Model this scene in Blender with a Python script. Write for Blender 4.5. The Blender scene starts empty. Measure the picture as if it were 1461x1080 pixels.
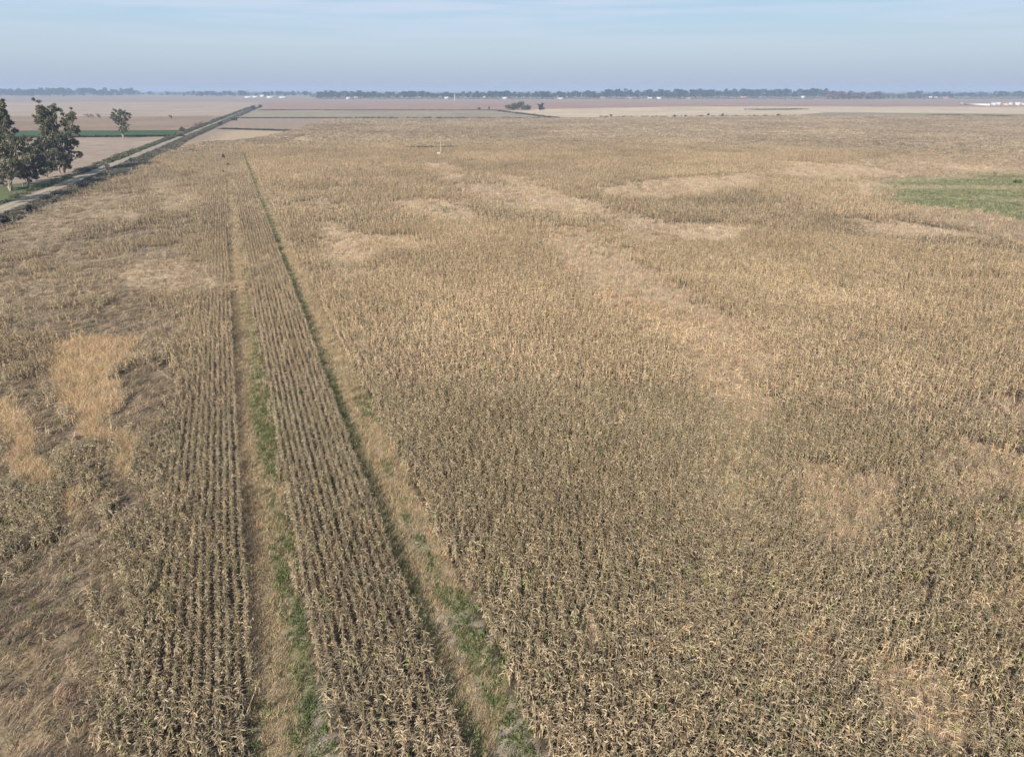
import bpy, math, random
import numpy as np
from mathutils import Vector

RS = np.random.RandomState(7)
random.seed(7)
scene = bpy.context.scene
COL = scene.collection

# ------------------------------------------------------------------ camera model (used to survey the ground plan)
F = 974.0; HZ = 128.0; CAM_H = 30.0
PITCH = math.atan((540 - HZ) / F)
CP, SP = math.cos(PITCH), math.sin(PITCH)
AZ = math.radians(-21.6)                      # direction of the maize rows
SA, CA = math.sin(AZ), math.cos(AZ)

def G(px, py, z=0.0):
    x = (px - 730.5) / F; y = (540 - py) / F
    d = (x, CP + y * SP, -SP + y * CP)
    t = (z - CAM_H) / d[2]
    return (d[0] * t, d[1] * t)

def GP(pts): return np.array([G(*p) for p in pts])

def PX(x, y, z=0.0):
    dz = z - CAM_H
    f = y * CP - dz * SP; u = y * SP + dz * CP
    return 730.5 + F * x / f, 540 - F * u / f

def UV(x, y): return x * SA + y * CA, x * CA - y * SA
def XY(u, v): return u * SA + v * CA, u * CA - v * SA

def height_at(base, py_top):
    """height of an upright thing standing at pixel base whose top shows at row py_top"""
    x, y = G(*base)
    lo, hi = 0.0, 80.0
    for _ in range(40):
        m = (lo + hi) / 2
        if PX(x, y, m)[1] > py_top: lo = m
        else: hi = m
    return lo

# ------------------------------------------------------------------ noise
def _h(ix, iy, s):
    n = (ix.astype(np.int64) * 374761393 + iy.astype(np.int64) * 668265263 + s * 1274126177) & 0xffffffff
    n = ((n ^ (n >> 13)) * 1274126177) & 0xffffffff
    return ((n ^ (n >> 16)) & 0xffff) / 65535.0

def vn(x, y, s=0):
    ix = np.floor(x); iy = np.floor(y); fx = x - ix; fy = y - iy
    fx = fx * fx * (3 - 2 * fx); fy = fy * fy * (3 - 2 * fy)
    a = _h(ix, iy, s); b = _h(ix + 1, iy, s); c = _h(ix, iy + 1, s); d = _h(ix + 1, iy + 1, s)
    return (a * (1 - fx) + b * fx) * (1 - fy) + (c * (1 - fx) + d * fx) * fy

def fbm(x, y, s=0, o=4):
    r = 0; a = 0.5; t = 0
    for k in range(o):
        r = r + a * vn(x, y, s + k * 17); t += a; a *= 0.55; x = x * 2.03 + 5.1; y = y * 2.03 + 1.7
    return r / t

def inpoly(x, y, P):
    m = (x > P[:, 0].min()) & (x < P[:, 0].max()) & (y > P[:, 1].min()) & (y < P[:, 1].max())
    out = np.zeros(x.shape, bool)
    if not m.any(): return out
    xs = x[m]; ys = y[m]; r = np.zeros(xs.shape, bool)
    n = len(P); j = n - 1
    for i in range(n):
        xi, yi = P[i]; xj, yj = P[j]
        if yi != yj:
            c = ((yi > ys) != (yj > ys)) & (xs < (xj - xi) * (ys - yi) / (yj - yi) + xi)
            r ^= c
        j = i
    out[m] = r
    return out

def sstep(a, b, x):
    t = np.clip((x - a) / (b - a), 0, 1); return t * t * (3 - 2 * t)

# ------------------------------------------------------------------ tags
def tag(o, label=None, cat=None, group=None, kind=None):
    if label: o['label'] = label
    if cat: o['category'] = cat
    if group: o['group'] = group
    if kind: o['kind'] = kind
    return o

def empty(name, loc=(0, 0, 0), rz=0.0):
    o = bpy.data.objects.new(name, None); COL.objects.link(o)
    o.location = loc; o.rotation_euler = (0, 0, rz); o.empty_display_size = 0.5
    return o

# ------------------------------------------------------------------ materials
def new_mat(name):
    m = bpy.data.materials.new(name); m.use_nodes = True
    nt = m.node_tree; nt.nodes.clear()
    return m, nt, nt.nodes.new('ShaderNodeOutputMaterial')

def mat_attr(name, rough=0.75, transl=0.0, noise=None, bump=0.0, bscale=3.0):
    """vertex colour 'col' (the thing's own colour), optional noise mottling and bump"""
    m, nt, out = new_mat(name); N = nt.nodes; L = nt.links
    a = N.new('ShaderNodeAttribute'); a.attribute_name = 'col'
    c = a.outputs['Color']
    tc = N.new('ShaderNodeTexCoord')
    if noise:
        for sc, lo, hi in noise:
            n = N.new('ShaderNodeTexNoise'); n.inputs['Scale'].default_value = sc; n.inputs['Detail'].default_value = 4
            L.new(tc.outputs['Object'], n.inputs['Vector'])
            r = N.new('ShaderNodeMapRange'); r.inputs[1].default_value = 0.3; r.inputs[2].default_value = 0.7
            r.inputs[3].default_value = lo; r.inputs[4].default_value = hi
            L.new(n.outputs['Fac'], r.inputs[0])
            v = N.new('ShaderNodeVectorMath'); v.operation = 'SCALE'
            L.new(c, v.inputs[0]); L.new(r.outputs[0], v.inputs['Scale']); c = v.outputs[0]
    b = N.new('ShaderNodeBsdfPrincipled'); b.inputs['Roughness'].default_value = rough
    b.inputs['Specular IOR Level'].default_value = 0.2
    L.new(c, b.inputs['Base Color'])
    if bump:
        n = N.new('ShaderNodeTexNoise'); n.inputs['Scale'].default_value = bscale; n.inputs['Detail'].default_value = 6
        L.new(tc.outputs['Object'], n.inputs['Vector'])
        bp = N.new('ShaderNodeBump'); bp.inputs['Strength'].default_value = 1.0; bp.inputs['Distance'].default_value = bump
        L.new(n.outputs['Fac'], bp.inputs['Height']); L.new(bp.outputs[0], b.inputs['Normal'])
    s = b.outputs[0]
    if transl:
        t = N.new('ShaderNodeBsdfTranslucent'); L.new(c, t.inputs['Color'])
        x = N.new('ShaderNodeMixShader'); x.inputs[0].default_value = transl
        L.new(s, x.inputs[1]); L.new(t.outputs[0], x.inputs[2]); s = x.outputs[0]
    L.new(s, out.inputs['Surface'])
    return m

def mat_plain(name, col, rough=0.7, scale=2.0, var=0.25, metal=0.0):
    m, nt, out = new_mat(name); N = nt.nodes; L = nt.links
    tc = N.new('ShaderNodeTexCoord')
    n = N.new('ShaderNodeTexNoise'); n.inputs['Scale'].default_value = scale; n.inputs['Detail'].default_value = 5
    L.new(tc.outputs['Object'], n.inputs['Vector'])
    r = N.new('ShaderNodeMapRange'); r.inputs[1].default_value = 0.3; r.inputs[2].default_value = 0.7
    r.inputs[3].default_value = 1 - var; r.inputs[4].default_value = 1 + var
    L.new(n.outputs['Fac'], r.inputs[0])
    v = N.new('ShaderNodeVectorMath'); v.operation = 'SCALE'; v.inputs[0].default_value = col
    L.new(r.outputs[0], v.inputs['Scale'])
    b = N.new('ShaderNodeBsdfPrincipled'); b.inputs['Roughness'].default_value = rough; b.inputs['Metallic'].default_value = metal
    b.inputs['Specular IOR Level'].default_value = 0.25
    L.new(v.outputs[0], b.inputs['Base Color']); L.new(b.outputs[0], out.inputs['Surface'])
    return m

M_MAIZE = mat_attr('dry_maize', 0.75, 0.22)
M_GRASS = mat_attr('grass_blades', 0.75, 0.2)
M_LEAF = mat_attr('tree_leaves', 0.6, 0.15)
M_GROUND = mat_attr('field_ground', 0.95, 0.0, [(0.25, 0.85, 1.15), (3.0, 0.7, 1.3), (14.0, 0.75, 1.25)], 0.06, 5.0)
M_FIELD = mat_attr('far_field', 0.95, 0.0, [(0.012, 0.86, 1.14), (0.09, 0.85, 1.15), (0.6, 0.85, 1.15)])
M_ROAD = mat_attr('dirt_road', 0.95, 0.0, [(0.3, 0.88, 1.1), (2.5, 0.85, 1.15)], 0.03, 3.0)
M_BARK = mat_plain('bark', (0.27, 0.23, 0.18), 0.85, 1.5, 0.4)
M_WHITE = mat_plain('white_wall', (0.70, 0.69, 0.67), 0.7, 0.5, 0.06)
M_CREAM = mat_plain('cream_wall', (0.6, 0.55, 0.46), 0.8, 0.5, 0.1)
M_BRICK = mat_plain('brick_wall', (0.32, 0.2, 0.15), 0.85, 0.8, 0.15)
M_TILE = mat_plain('tiled_roof', (0.33, 0.19, 0.14), 0.8, 0.7, 0.2)
M_TIN = mat_plain('tin_roof', (0.58, 0.59, 0.6), 0.45, 0.3, 0.08)
M_GREYROOF = mat_plain('grey_roof', (0.35, 0.35, 0.36), 0.7, 0.5, 0.15)
M_WIN = mat_plain('window_glass', (0.05, 0.06, 0.08), 0.2, 1.0, 0.1)
M_DOOR = mat_plain('painted_door', (0.16, 0.11, 0.08), 0.6, 1.0, 0.1)
M_CONC = mat_plain('pale_concrete', (0.62, 0.6, 0.56), 0.85, 2.0, 0.15)
M_POST = mat_plain('weathered_concrete', (0.42, 0.4, 0.37), 0.85, 2.0, 0.15)
M_STEEL = mat_plain('galvanised_steel', (0.6, 0.62, 0.64), 0.4, 2.0, 0.1, 0.3)

# ------------------------------------------------------------------ mesh assembly
def mesh_from(name, V, Q, C, mat):
    me = bpy.data.meshes.new(name)
    nv, nf = len(V), len(Q)
    me.vertices.add(nv); me.vertices.foreach_set('co', np.ascontiguousarray(V, np.float32).ravel())
    me.loops.add(nf * 4); me.loops.foreach_set('vertex_index', np.ascontiguousarray(Q, np.int32).ravel())
    me.polygons.add(nf); me.polygons.foreach_set('loop_start', np.arange(0, nf * 4, 4, dtype=np.int32))
    at = me.attributes.new('col', 'FLOAT_COLOR', 'POINT')
    c4 = np.ones((nv, 4), np.float32); c4[:, :3] = C
    at.data.foreach_set('color', c4.ravel())
    me.update(calc_edges=True)
    me.materials.append(mat)
    return me

def obj(name, me, parent=None, loc=(0, 0, 0)):
    o = bpy.data.objects.new(name, me); COL.objects.link(o)
    o.location = loc
    if parent: o.parent = parent
    return o

class Bag:
    """collects quads from many template copies"""
    def __init__(s): s.V = []; s.Q = []; s.C = []; s.n = 0
    def raw(s, V, Q, C):
        s.V.append(np.asarray(V, np.float32)); s.Q.append(np.asarray(Q, np.int64) + s.n)
        C = np.asarray(C, np.float32)
        if C.ndim == 1: C = np.tile(C, (len(V), 1))
        s.C.append(C); s.n += len(V)
    def scatter(s, temps, x, y, z, yaw, sxy, sz, tint, lean=None):
        n = len(x); k = RS.randint(0, len(temps), n)
        for t in range(len(temps)):
            i = np.where(k == t)[0]
            if not len(i): continue
            V, Q, C = temps[t]; m = len(V)
            c = np.cos(yaw[i])[:, None]; si = np.sin(yaw[i])[:, None]
            vx = V[None, :, 0] * sxy[i][:, None]; vy = V[None, :, 1] * sxy[i][:, None]; vz = V[None, :, 2] * sz[i][:, None]
            wx = vx * c - vy * si; wy = vx * si + vy * c
            if lean is not None:
                wx = wx + lean[0][i][:, None] * vz; wy = wy + lean[1][i][:, None] * vz
            P = np.stack([wx + x[i][:, None], wy + y[i][:, None], vz + z[i][:, None]], -1).reshape(-1, 3)
            q = (Q[None] + (np.arange(len(i)) * m)[:, None, None]).reshape(-1, 4)
            col = (tint[i][:, None, :] * C[None]).reshape(-1, 3)
            s.raw(P, q, col)
    def mesh(s, name, mat):
        return mesh_from(name, np.concatenate(s.V), np.concatenate(s.Q), np.concatenate(s.C), mat)

def tube_vq(P, R, k=5):
    """tapered tube through points P with radii R -> verts, quads"""
    P = [Vector(p) for p in P]; V = []; Q = []
    for i, p in enumerate(P):
        d = (P[min(i + 1, len(P) - 1)] - P[max(i - 1, 0)]).normalized()
        a = d.orthogonal().normalized() if i == 0 else (a - d * a.dot(d)).normalized()
        b = d.cross(a)
        for j in range(k):
            t = 2 * math.pi * j / k
            V.append(p + (a * math.cos(t) + b * math.sin(t)) * R[i])
    for i in range(len(P) - 1):
        for j in range(k):
            j2 = (j + 1) % k
            Q.append((i * k + j, i * k + j2, (i + 1) * k + j2, (i + 1) * k + j))
    return np.array([tuple(v) for v in V]), np.array(Q)

def box_vq(x0, y0, z0, x1, y1, z1):
    V = np.array([(x0, y0, z0), (x1, y0, z0), (x1, y1, z0), (x0, y1, z0), (x0, y0, z1), (x1, y0, z1), (x1, y1, z1), (x0, y1, z1)], float)
    Q = np.array([(0, 3, 2, 1), (4, 5, 6, 7), (0, 1, 5, 4), (1, 2, 6, 5), (2, 3, 7, 6), (3, 0, 4, 7)])
    return V, Q

# ------------------------------------------------------------------ survey: where things are on the ground
def P_(*a):
    m = sum(q[1] for q in a) / len(a)
    return np.array([G(q[0], q[1], 1.25 if (q[1] > m and 0 < q[0] < 1900) else 0.0) for q in a])
GOLD = [P_((62,495),(113,487),(202,478),(209,487),(185,502),(168,533),(161,560),(130,574),(103,571),(86,554),(62,526)),
        P_((-60,560),(21,571),(34,598),(51,629),(72,672),(45,680),(21,670),(7,622),(-60,612)),
        P_((120,574),(154,584),(161,608),(144,619),(123,602)), P_((168,619),(195,625),(192,668),(168,655)),
        P_((84,706),(115,702),(103,742))]
MATT = [P_((206,519),(240,512),(247,540),(240,574),(212,602),(192,598),(168,574),(178,547)),
        P_((-60,535),(51,547),(58,574),(41,602),(20,584),(-60,565)),
        P_((135,408),(172,406),(203,422),(210,440),(192,467),(158,472),(135,481),(95,481),(68,476),(79,449),(102,435),(133,426)),
        P_((27,374),(68,350),(108,343),(140,338),(124,352),(102,363),(74,377),(34,388),(14,397),(-60,410),(-60,395)),
        P_((-200,900),(0,873),(60,880),(131,889),(160,905),(165,960),(138,1032),(180,1100),(200,1180),(-200,1180)),
        P_((-80,850),(0,833),(40,817),(100,837),(130,880),(80,905),(0,952),(-80,980)),
        P_((110,740),(143,741),(155,781),(180,840),(191,857),(167,889),(140,840)),
        P_((150,690),(175,640),(195,670),(210,720),(190,740)), P_((60,590),(85,580),(100,620),(75,640))]
STRAW = [P_((158,390),(203,374),(237,368),(271,374),(293,390),(334,396),(334,407),(296,408),(226,413),(203,408),(163,399)),
         P_((212,257),(262,260),(250,270),(212,275)), P_((225,282),(280,272),(275,295),(240,300)), P_((137,300),(200,295),(195,305),(150,312)),
         P_((450,319),(490,315),(518,334),(595,334),(622,346),(585,352),(530,359),(496,374),(468,368),(450,355)),
         P_((552,291),(582,282),(647,285),(684,300),(678,318),(635,309),(598,300)),
         P_((613,248),(662,246),(668,254),(635,257)),
         P_((696,245),(746,254),(783,272),(850,279),(881,294),(850,297),(813,303),(758,288),(733,266),(703,254)),
         P_((835,268),(900,262),(950,255),(1075,248),(1085,262),(1000,272),(940,280),(880,275)),
         P_((778,502),(800,510),(835,560),(825,575),(800,555)), P_((960,325),(1075,320),(1060,335),(970,335)),
         P_((1171,406),(1212,410),(1236,427),(1192,430)), P_((1219,314),(1300,318),(1435,330),(1420,336),(1250,330)),
         P_((1205,262),(1262,256),(1265,272),(1230,275)), P_((1100,230),(1230,236),(1290,246),(1200,252),(1110,244)),
         P_((1300,232),(1430,238),(1500,246),(1400,244)), P_((470,395),(510,385),(500,405)),
         P_((600,232),(640,232),(660,240),(610,242)), P_((1180,187),(1230,188),(1240,190),(1185,190)),
         P_((400,196),(455,194),(470,199),(410,201))]
THIN = [P_((760,322),(850,325),(905,362),(965,410),(1050,445),(1115,490),(1085,528),(1000,512),(925,458),(845,425),(785,372)), P_((850,300),(960,318),(1090,322),(1060,340),(950,345),(880,330)), P_((640,262),(720,262),(790,290),(760,300),(690,285)), P_((980,470),(1090,540),(1110,600),(1060,610),(1010,560),(960,500)),
        P_((1120,660),(1190,670),(1290,700),(1290,760),(1210,775),(1160,730)),
        P_((1360,630),(1530,650),(1530,710),(1400,690)), P_((1130,890),(1160,880),(1210,935),(1150,930)),
        P_((1230,945),(1330,950),(1410,1000),(1400,1075),(1290,1060)), P_((815,880),(850,900),(845,940),(820,920)),
        P_((970,860),(1000,870),(995,910)), P_((1380,850),(1461,830),(1520,870),(1440,900)),
        P_((120,640),(160,630),(170,700),(130,700)), P_((870,410),(1000,440),(990,470),(900,450)), P_((560,540),(600,560),(590,580)),
        P_((0,320),(140,270),(200,280),(120,320),(30,350)), P_((700,262),(690,280),(640,272))]
GREENP = P_((1262,266),(1300,253),(1380,248),(1461,244),(1800,240),(1800,350),(1461,308),(1380,297),(1290,284))
MAIZE = GP(((-500,530),(-300,450),(0,330),(20,319),(45,304),(77,290),(114,276),(164,252),(200,239),(240,217),(270,206),(300,203),(335,202),(372,197),(400,191),(470,170.5),(790,169.5),(1000,168),(1140,166),(1461,165),(1900,165),(1900,700),(1700,1500),(730,1600),(-100,1500)))
LAWN = GP(((-200,268),(0,258),(45,254),(100,249),(125,250),(60,277),(0,294),(-200,340)))
HEADLAND = GP(((262,214),(300,200),(330,187),(395,184.5),(412,190),(372,198),(335,203),(300,204)))

def zones(x, y):
    """maize density and ground-cover weights at world points"""
    sc = 0.22
    wx = x + (fbm(x * sc, y * sc, 3, 4) - 0.5) * 7.0; wy = y + (fbm(x * sc, y * sc, 9, 4) - 0.5) * 7.0
    wx = wx + RS.normal(0, 0.35, x.shape); wy = wy + RS.normal(0, 0.35, x.shape)
    r = np.hypot(x, y)
    far = np.clip(r / 120, 0.25, 4)
    wx = x + (wx - x) * far; wy = y + (wy - y) * far
    u, v = UV(x, y)
    z = {}
    def anyp(L):
        m = np.zeros(x.shape, bool)
        for P in L: m |= inpoly(wx, wy, P)
        return m
    z['gold'] = anyp(GOLD); z['matt'] = anyp(MATT) & ~z['gold']
    jr = np.clip(r / 70, 0.5, 2.5)
    wx = wx + RS.normal(0, 0.6, x.shape) * jr; wy = wy + RS.normal(0, 0.8, x.shape) * jr
    z['straw'] = anyp(STRAW); z['thin'] = anyp(THIN)
    z['green'] = inpoly(wx + (fbm(x * 0.06, y * 0.06, 25, 4) - 0.5) * 26, wy + (fbm(x * 0.06, y * 0.06, 27, 4) - 0.5) * 30, GREENP)
    inside = inpoly(x, y, MAIZE)
    edge = (fbm(u * 0.5, v * 0.5, 21, 2) - 0.5)
    lane1 = (v > np.interp(u, [0, 22, 32, 120, 195, 280], [-3.7, -3.4, -2.95, -2.85, -2.45, -2.05]) + edge * 0.5) & (v < 0.15 + edge * 0.8 + 0.5 * sstep(40, 22, u)) & (u < 285)
    lane2 = (v > 6.7 + edge * 0.6) & (v < np.interp(u, [0, 60, 130, 175, 313, 390], [10.3, 10.1, 9.65, 9.3, 8.5, 8.1]) + edge * 0.5) & (u < 385)
    z['lane1'] = lane1; z['lane2'] = lane2
    z['inside'] = inside
    # natural raggedness of the stand
    n1 = fbm(x * 0.035, y * 0.035, 31, 4); n2 = fbm(x * 0.16, y * 0.16, 33, 3)
    left = v < -3
    d = np.ones(x.shape)
    d = np.where(left, d * (1 - 0.85 * sstep(0.52, 0.44, n2 * 0.6 + n1 * 0.4 + 0.16 * sstep(-13, -7.5, v) + 0.0)), d)
    d = np.where(~left, d * (1 - 0.75 * sstep(0.60, 0.72, n1 * 0.6 + n2 * 0.4)), d)
    # far streaks of short sparse stand
    fs = fbm(x * 0.008 + 3, y * 0.004, 41, 4)
    z['streak'] = sstep(0.56, 0.66, fs) * (r > 120)
    d = d * (1 - 0.6 * z['streak'])
    isl = sstep(0.54, 0.62, 0.55 * fbm(x * 0.11, y * 0.07, 37, 3) + 0.45 * fbm(x * 0.5, y * 0.5, 38, 2))
    d = np.where(z['thin'], d * (np.where(r < 100, 0.40, 0.06) + 0.6 * isl), d); d = np.where(z['straw'], d * (0.02 + 0.5 * isl), d); d = np.where(z['matt'], 0.03 + 0.6 * sstep(0.58, 0.68, n2), d)
    d = np.where(z['gold'], 0.02, d); d = np.where(z['green'], 0.0, d)
    # the leftmost ordered rows beside the left lane stay whole
    keep = (v > -7.8) & (v <= -2) & ~z['straw']
    d = np.where(keep, np.maximum(d, 0.93), d)
    d = np.where((v >= 0) & (v < 7.0) & (u < 300), np.maximum(d, 0.93 - 0.5 * (n2 > 0.72) - 0.35 * (fbm(x * 0.4, y * 0.4, 39, 2) > 0.63)), d)
    d = np.where(lane1 | lane2 | ~inside, 0, d)
    z['d'] = d; z['n1'] = n1; z['n2'] = n2; z['u'] = u; z['v'] = v; z['r'] = r
    return z

def in_view(x, y, mx=130, top=0, bot=1240):
    px, py = PX(x, y, 0.6)
    f = y * CP + CAM_H * SP
    return (f > 5) & (px > -mx) & (px < 1461 + mx) & (py < bot)

# ------------------------------------------------------------------ ground: one graded sheet to the horizon
def graded(step, core0, core1, lo, hi, grow=1.09):
    a = list(np.arange(core0, core1 + 1e-6, step))
    s = step; t = a[-1]
    while t < hi: s *= grow; t += s; a.append(t)
    s = step; t = a[0]; b = []
    while t > lo: s *= grow; t -= s; b.append(t)
    return np.array(b[::-1] + a)

def relief(x, y, z):
    n = fbm(x * 0.5, y * 0.5, 51, 3) - 0.5
    m = z['inside'] & (z['r'] < 260)
    # lodged grass lies in ridges
    a = math.radians(52); p = x * math.cos(a) + y * math.sin(a); q = -x * math.sin(a) + y * math.cos(a)
    ridge = fbm(p * 0.35, q * 1.1, 55, 3) - 0.45
    h = np.where(m, n * 0.10, 0.0)
    soft = (z['matt'] | (z['straw'] & (z['r'] < 140))) & m
    return h + np.where(soft, np.clip(ridge, -0.3, 0.5) * 1.3, 0)

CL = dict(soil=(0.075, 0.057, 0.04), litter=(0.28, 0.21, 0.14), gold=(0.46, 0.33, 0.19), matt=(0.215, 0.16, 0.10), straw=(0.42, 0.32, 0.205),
          dry=(0.30, 0.23, 0.14), green=(0.13, 0.135, 0.055), grey=(0.32, 0.262, 0.195), field=(0.3, 0.225, 0.165))
CL = {k: np.array(v) for k, v in CL.items()}

def lane_green(z):
    """how green the cover of the two grass lanes is"""
    u, v = z['u'], z['v']
    n = fbm(u * 0.10, v * 0.5, 61, 3)
    g1 = sstep(-1.8, -0.7, v + (n - 0.5) * 1.6) * sstep(130, 60, u) * 0.9 * sstep(0.22, 0.36, n)
    g1 = np.maximum(g1, 0.7 * sstep(-1.0, 0.0, v) * sstep(0.5, 0.6, n))
    g1 = np.maximum(g1, sstep(34, 24, u) * sstep(0.42, 0.55, fbm(u * 0.4, v * 0.6, 66, 3)))
    g2 = np.maximum(sstep(8.0, 7.2, v) * (0.6 + 0.35 * (u > 60)), sstep(8.2, 8.9, v) * sstep(80, 55, u) * sstep(0.34, 0.5, fbm(u * 0.16, v * 0.4, 63, 3)))
    g2 = np.minimum(g2, 0.75)
    return np.where(z['lane1'], g1, np.where(z['lane2'], g2, 0))

def lane_bare(z):
    u, v = z['u'], z['v']
    b = sstep(0.46, 0.58, fbm(u * 0.22, v * 0.45, 65, 3))
    b2 = b * sstep(46, 34, u) * sstep(7.6, 8.4, v)
    b1 = b * sstep(40, 30, u) * sstep(-1.1, -0.3, v)
    return np.where(z['lane2'], b2, np.where(z['lane1'], b1, 0))

def build_ground():
    gx = graded(0.5, -110, 110, -9000, 9000); gy = graded(0.5, 14, 190, -400, 9500)
    X, Y = np.meshgrid(gx, gy); x = X.ravel(); y = Y.ravel()
    z = zones(x, y)
    h = relief(x, y, z)
    c = np.tile(CL['field'], (len(x), 1))
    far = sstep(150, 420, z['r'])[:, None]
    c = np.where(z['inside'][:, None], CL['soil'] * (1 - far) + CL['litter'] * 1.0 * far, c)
    def put(m, k, a=1.0): 
        nonlocal c
        c = np.where(m[:, None], c * (1 - a) + CL[k] * a, c)
    thin = z['inside'] & (z['d'] < 0.5); put(thin, 'litter', 0.9); put(z['thin'] & z['inside'], 'straw', 0.6)
    put(z['straw'] & z['inside'], 'straw', 0.85); put(z['matt'], 'matt', 0.9); put(z['gold'], 'gold', 0.8)
    c = c * (1 - 0.5 * (z['streak'] * z['inside'])[:, None]) + CL['straw'] * 0.5 * (z['streak'] * z['inside'])[:, None]
    ln = z['lane1'] | z['lane2']; put(ln, 'dry', 1.0)
    g = lane_green(z)[:, None]; c = c * (1 - 0.75 * g) + CL['green'] * 0.75 * g
    b = lane_bare(z)[:, None]; c = c * (1 - b) + CL['grey'] * b
    gp = z['green'] & z['inside']
    gm = sstep(0.40, 0.6, fbm(x * 0.03, y * 0.09, 71, 4))[:, None]
    c = np.where(gp[:, None], np.array((0.17, 0.18, 0.075)) * gm + np.array((0.3, 0.255, 0.14)) * (1 - gm), c)
    verge = ~z['inside'] & (z['r'] < 1500)
    put(inpoly(x, y, HEADLAND), 'straw', 1.0)
    lw = inpoly(x, y, LAWN)
    c = np.where(lw[:, None], np.array((0.12, 0.14, 0.055)), c)
    ny, nx = X.shape
    i = np.arange(nx * ny).reshape(ny, nx)
    Q = np.stack([i[:-1, :-1], i[:-1, 1:], i[1:, 1:], i[1:, :-1]], -1).reshape(-1, 4)
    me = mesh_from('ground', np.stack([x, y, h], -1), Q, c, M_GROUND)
    me.polygons.foreach_set('use_smooth', np.ones(len(Q), bool))
    o = obj('ground', me); o['kind'] = 'structure'; o['label'] = 'flat dry farmland ground of soil, straw and litter'
build_ground()

# ------------------------------------------------------------------ sheets: fields beyond and the dirt road
def resample(P, step_frac=24):
    out = []
    for a, b in zip(P, np.roll(P, -1, axis=0)):
        for t in np.linspace(0, 1, step_frac, endpoint=False): out.append(a * (1 - t) + b * t)
    return np.array(out)

def sheet(name, pts, z, col, label, rag=0.0):
    P = resample(GP(pts))
    if rag:
        P = P + (np.stack([fbm(P[:, 0] * 0.02, P[:, 1] * 0.02, 5, 3), fbm(P[:, 0] * 0.02, P[:, 1] * 0.02, 6, 3)], -1) - 0.5) * rag
    me = bpy.data.meshes.new(name)
    me.from_pydata([(p[0], p[1], z) for p in P], [], [list(range(len(P)))])
    if me.polygons[0].normal.z < 0: me.flip_normals()
    at = me.attributes.new('col', 'FLOAT_COLOR', 'POINT')
    at.data.foreach_set('color', np.tile(np.array(list(col) + [1.0], np.float32), len(P)))
    me.materials.append(M_FIELD)
    o = obj(name, me); o['kind'] = 'structure'; o['label'] = label
    return o

sheet('tan_field', [(-500,199),(262,195),(200,217),(115,247),(60,260),(-20,268),(-500,300)], 0.03, (0.33, 0.25, 0.185), 'smooth tan bare field behind the big trees', 6)
sheet('green_field', [(-500,189),(278,186),(262,194),(-500,197)], 0.035, (0.045, 0.085, 0.028), 'narrow bright green strip of young crop', 3)
sheet('brown_field', [(-500,168),(332,166),(278,186),(-500,189)], 0.03, (0.27, 0.19, 0.125), 'brown stubble field beyond the green strip', 10)
sheet('stubble_field', [(-600,146),(372,146),(332,166),(-600,168)], 0.03, (0.37, 0.285, 0.21), 'pale stubble field at the left below the horizon', 30)
sheet('grey_green_field', [(374,157.5),(700,157.5),(790,168.6),(560,169.2),(330,169)], 0.03, (0.285, 0.24, 0.165), 'grey green pasture beyond the maize', 20)
sheet('reddish_field', [(378,147),(1100,146.5),(1461,150),(1800,150),(1800,155),(1060,154),(775,156.5),(712,158),(374,157.5)], 0.03, (0.32, 0.205, 0.155), 'reddish brown ploughed field before the far trees', 40)
sheet('pale_field', [(712,158.7),(775,156),(850,154.6),(980,152.6),(1060,152.2),(1461,153),(1900,153),(1900,163.5),(1461,163.5),(1330,162),(1140,164.5),(1000,167),(785,167.6)], 0.045, (0.50, 0.395, 0.27), 'pale straw coloured field beyond the maize', 20)
sheet('weedy_streak', [(1062,156.4),(1110,155.8),(1160,156.2),(1120,157.4),(1080,157.2)], 0.06, (0.2, 0.185, 0.10), 'dull green streak in the pale field', 10)
sheet('weedy_streak', [(1322,165.6),(1340,164.2),(1375,164.6),(1372,165.9),(1340,166.2)], 0.06, (0.15, 0.14, 0.08), 'dark weedy hollow at the maize edge, left one', 6)
sheet('weedy_streak', [(1385,165.2),(1410,164.6),(1445,166.2),(1420,167.0)], 0.06, (0.16, 0.145, 0.085), 'dark weedy hollow at the maize edge, right one', 6)
sheet('weedy_streak', [(1140,164.4),(1180,160.5),(1330,161.5),(1461,163.2),(1700,164),(1700,167),(1140,167)], 0.055, (0.27, 0.225, 0.145), 'grey brown weedy strip between maize and pale field', 10)

RA = np.array(G(0, 301)); RB = np.array(G(364, 152.5))
RDIR = (RB - RA) / np.linalg.norm(RB - RA); RN = np.array([RDIR[1], -RDIR[0]])     # RN points right of travel
RLEN = np.linalg.norm(RB - RA)
def road_xy(s, w): p = RA + RDIR * s + RN * w; return p[0], p[1]
def road_sw(x, y):
    dx = x - RA[0]; dy = y - RA[1]
    return dx * RDIR[0] + dy * RDIR[1], dx * RN[0] + dy * RN[1]

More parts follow.
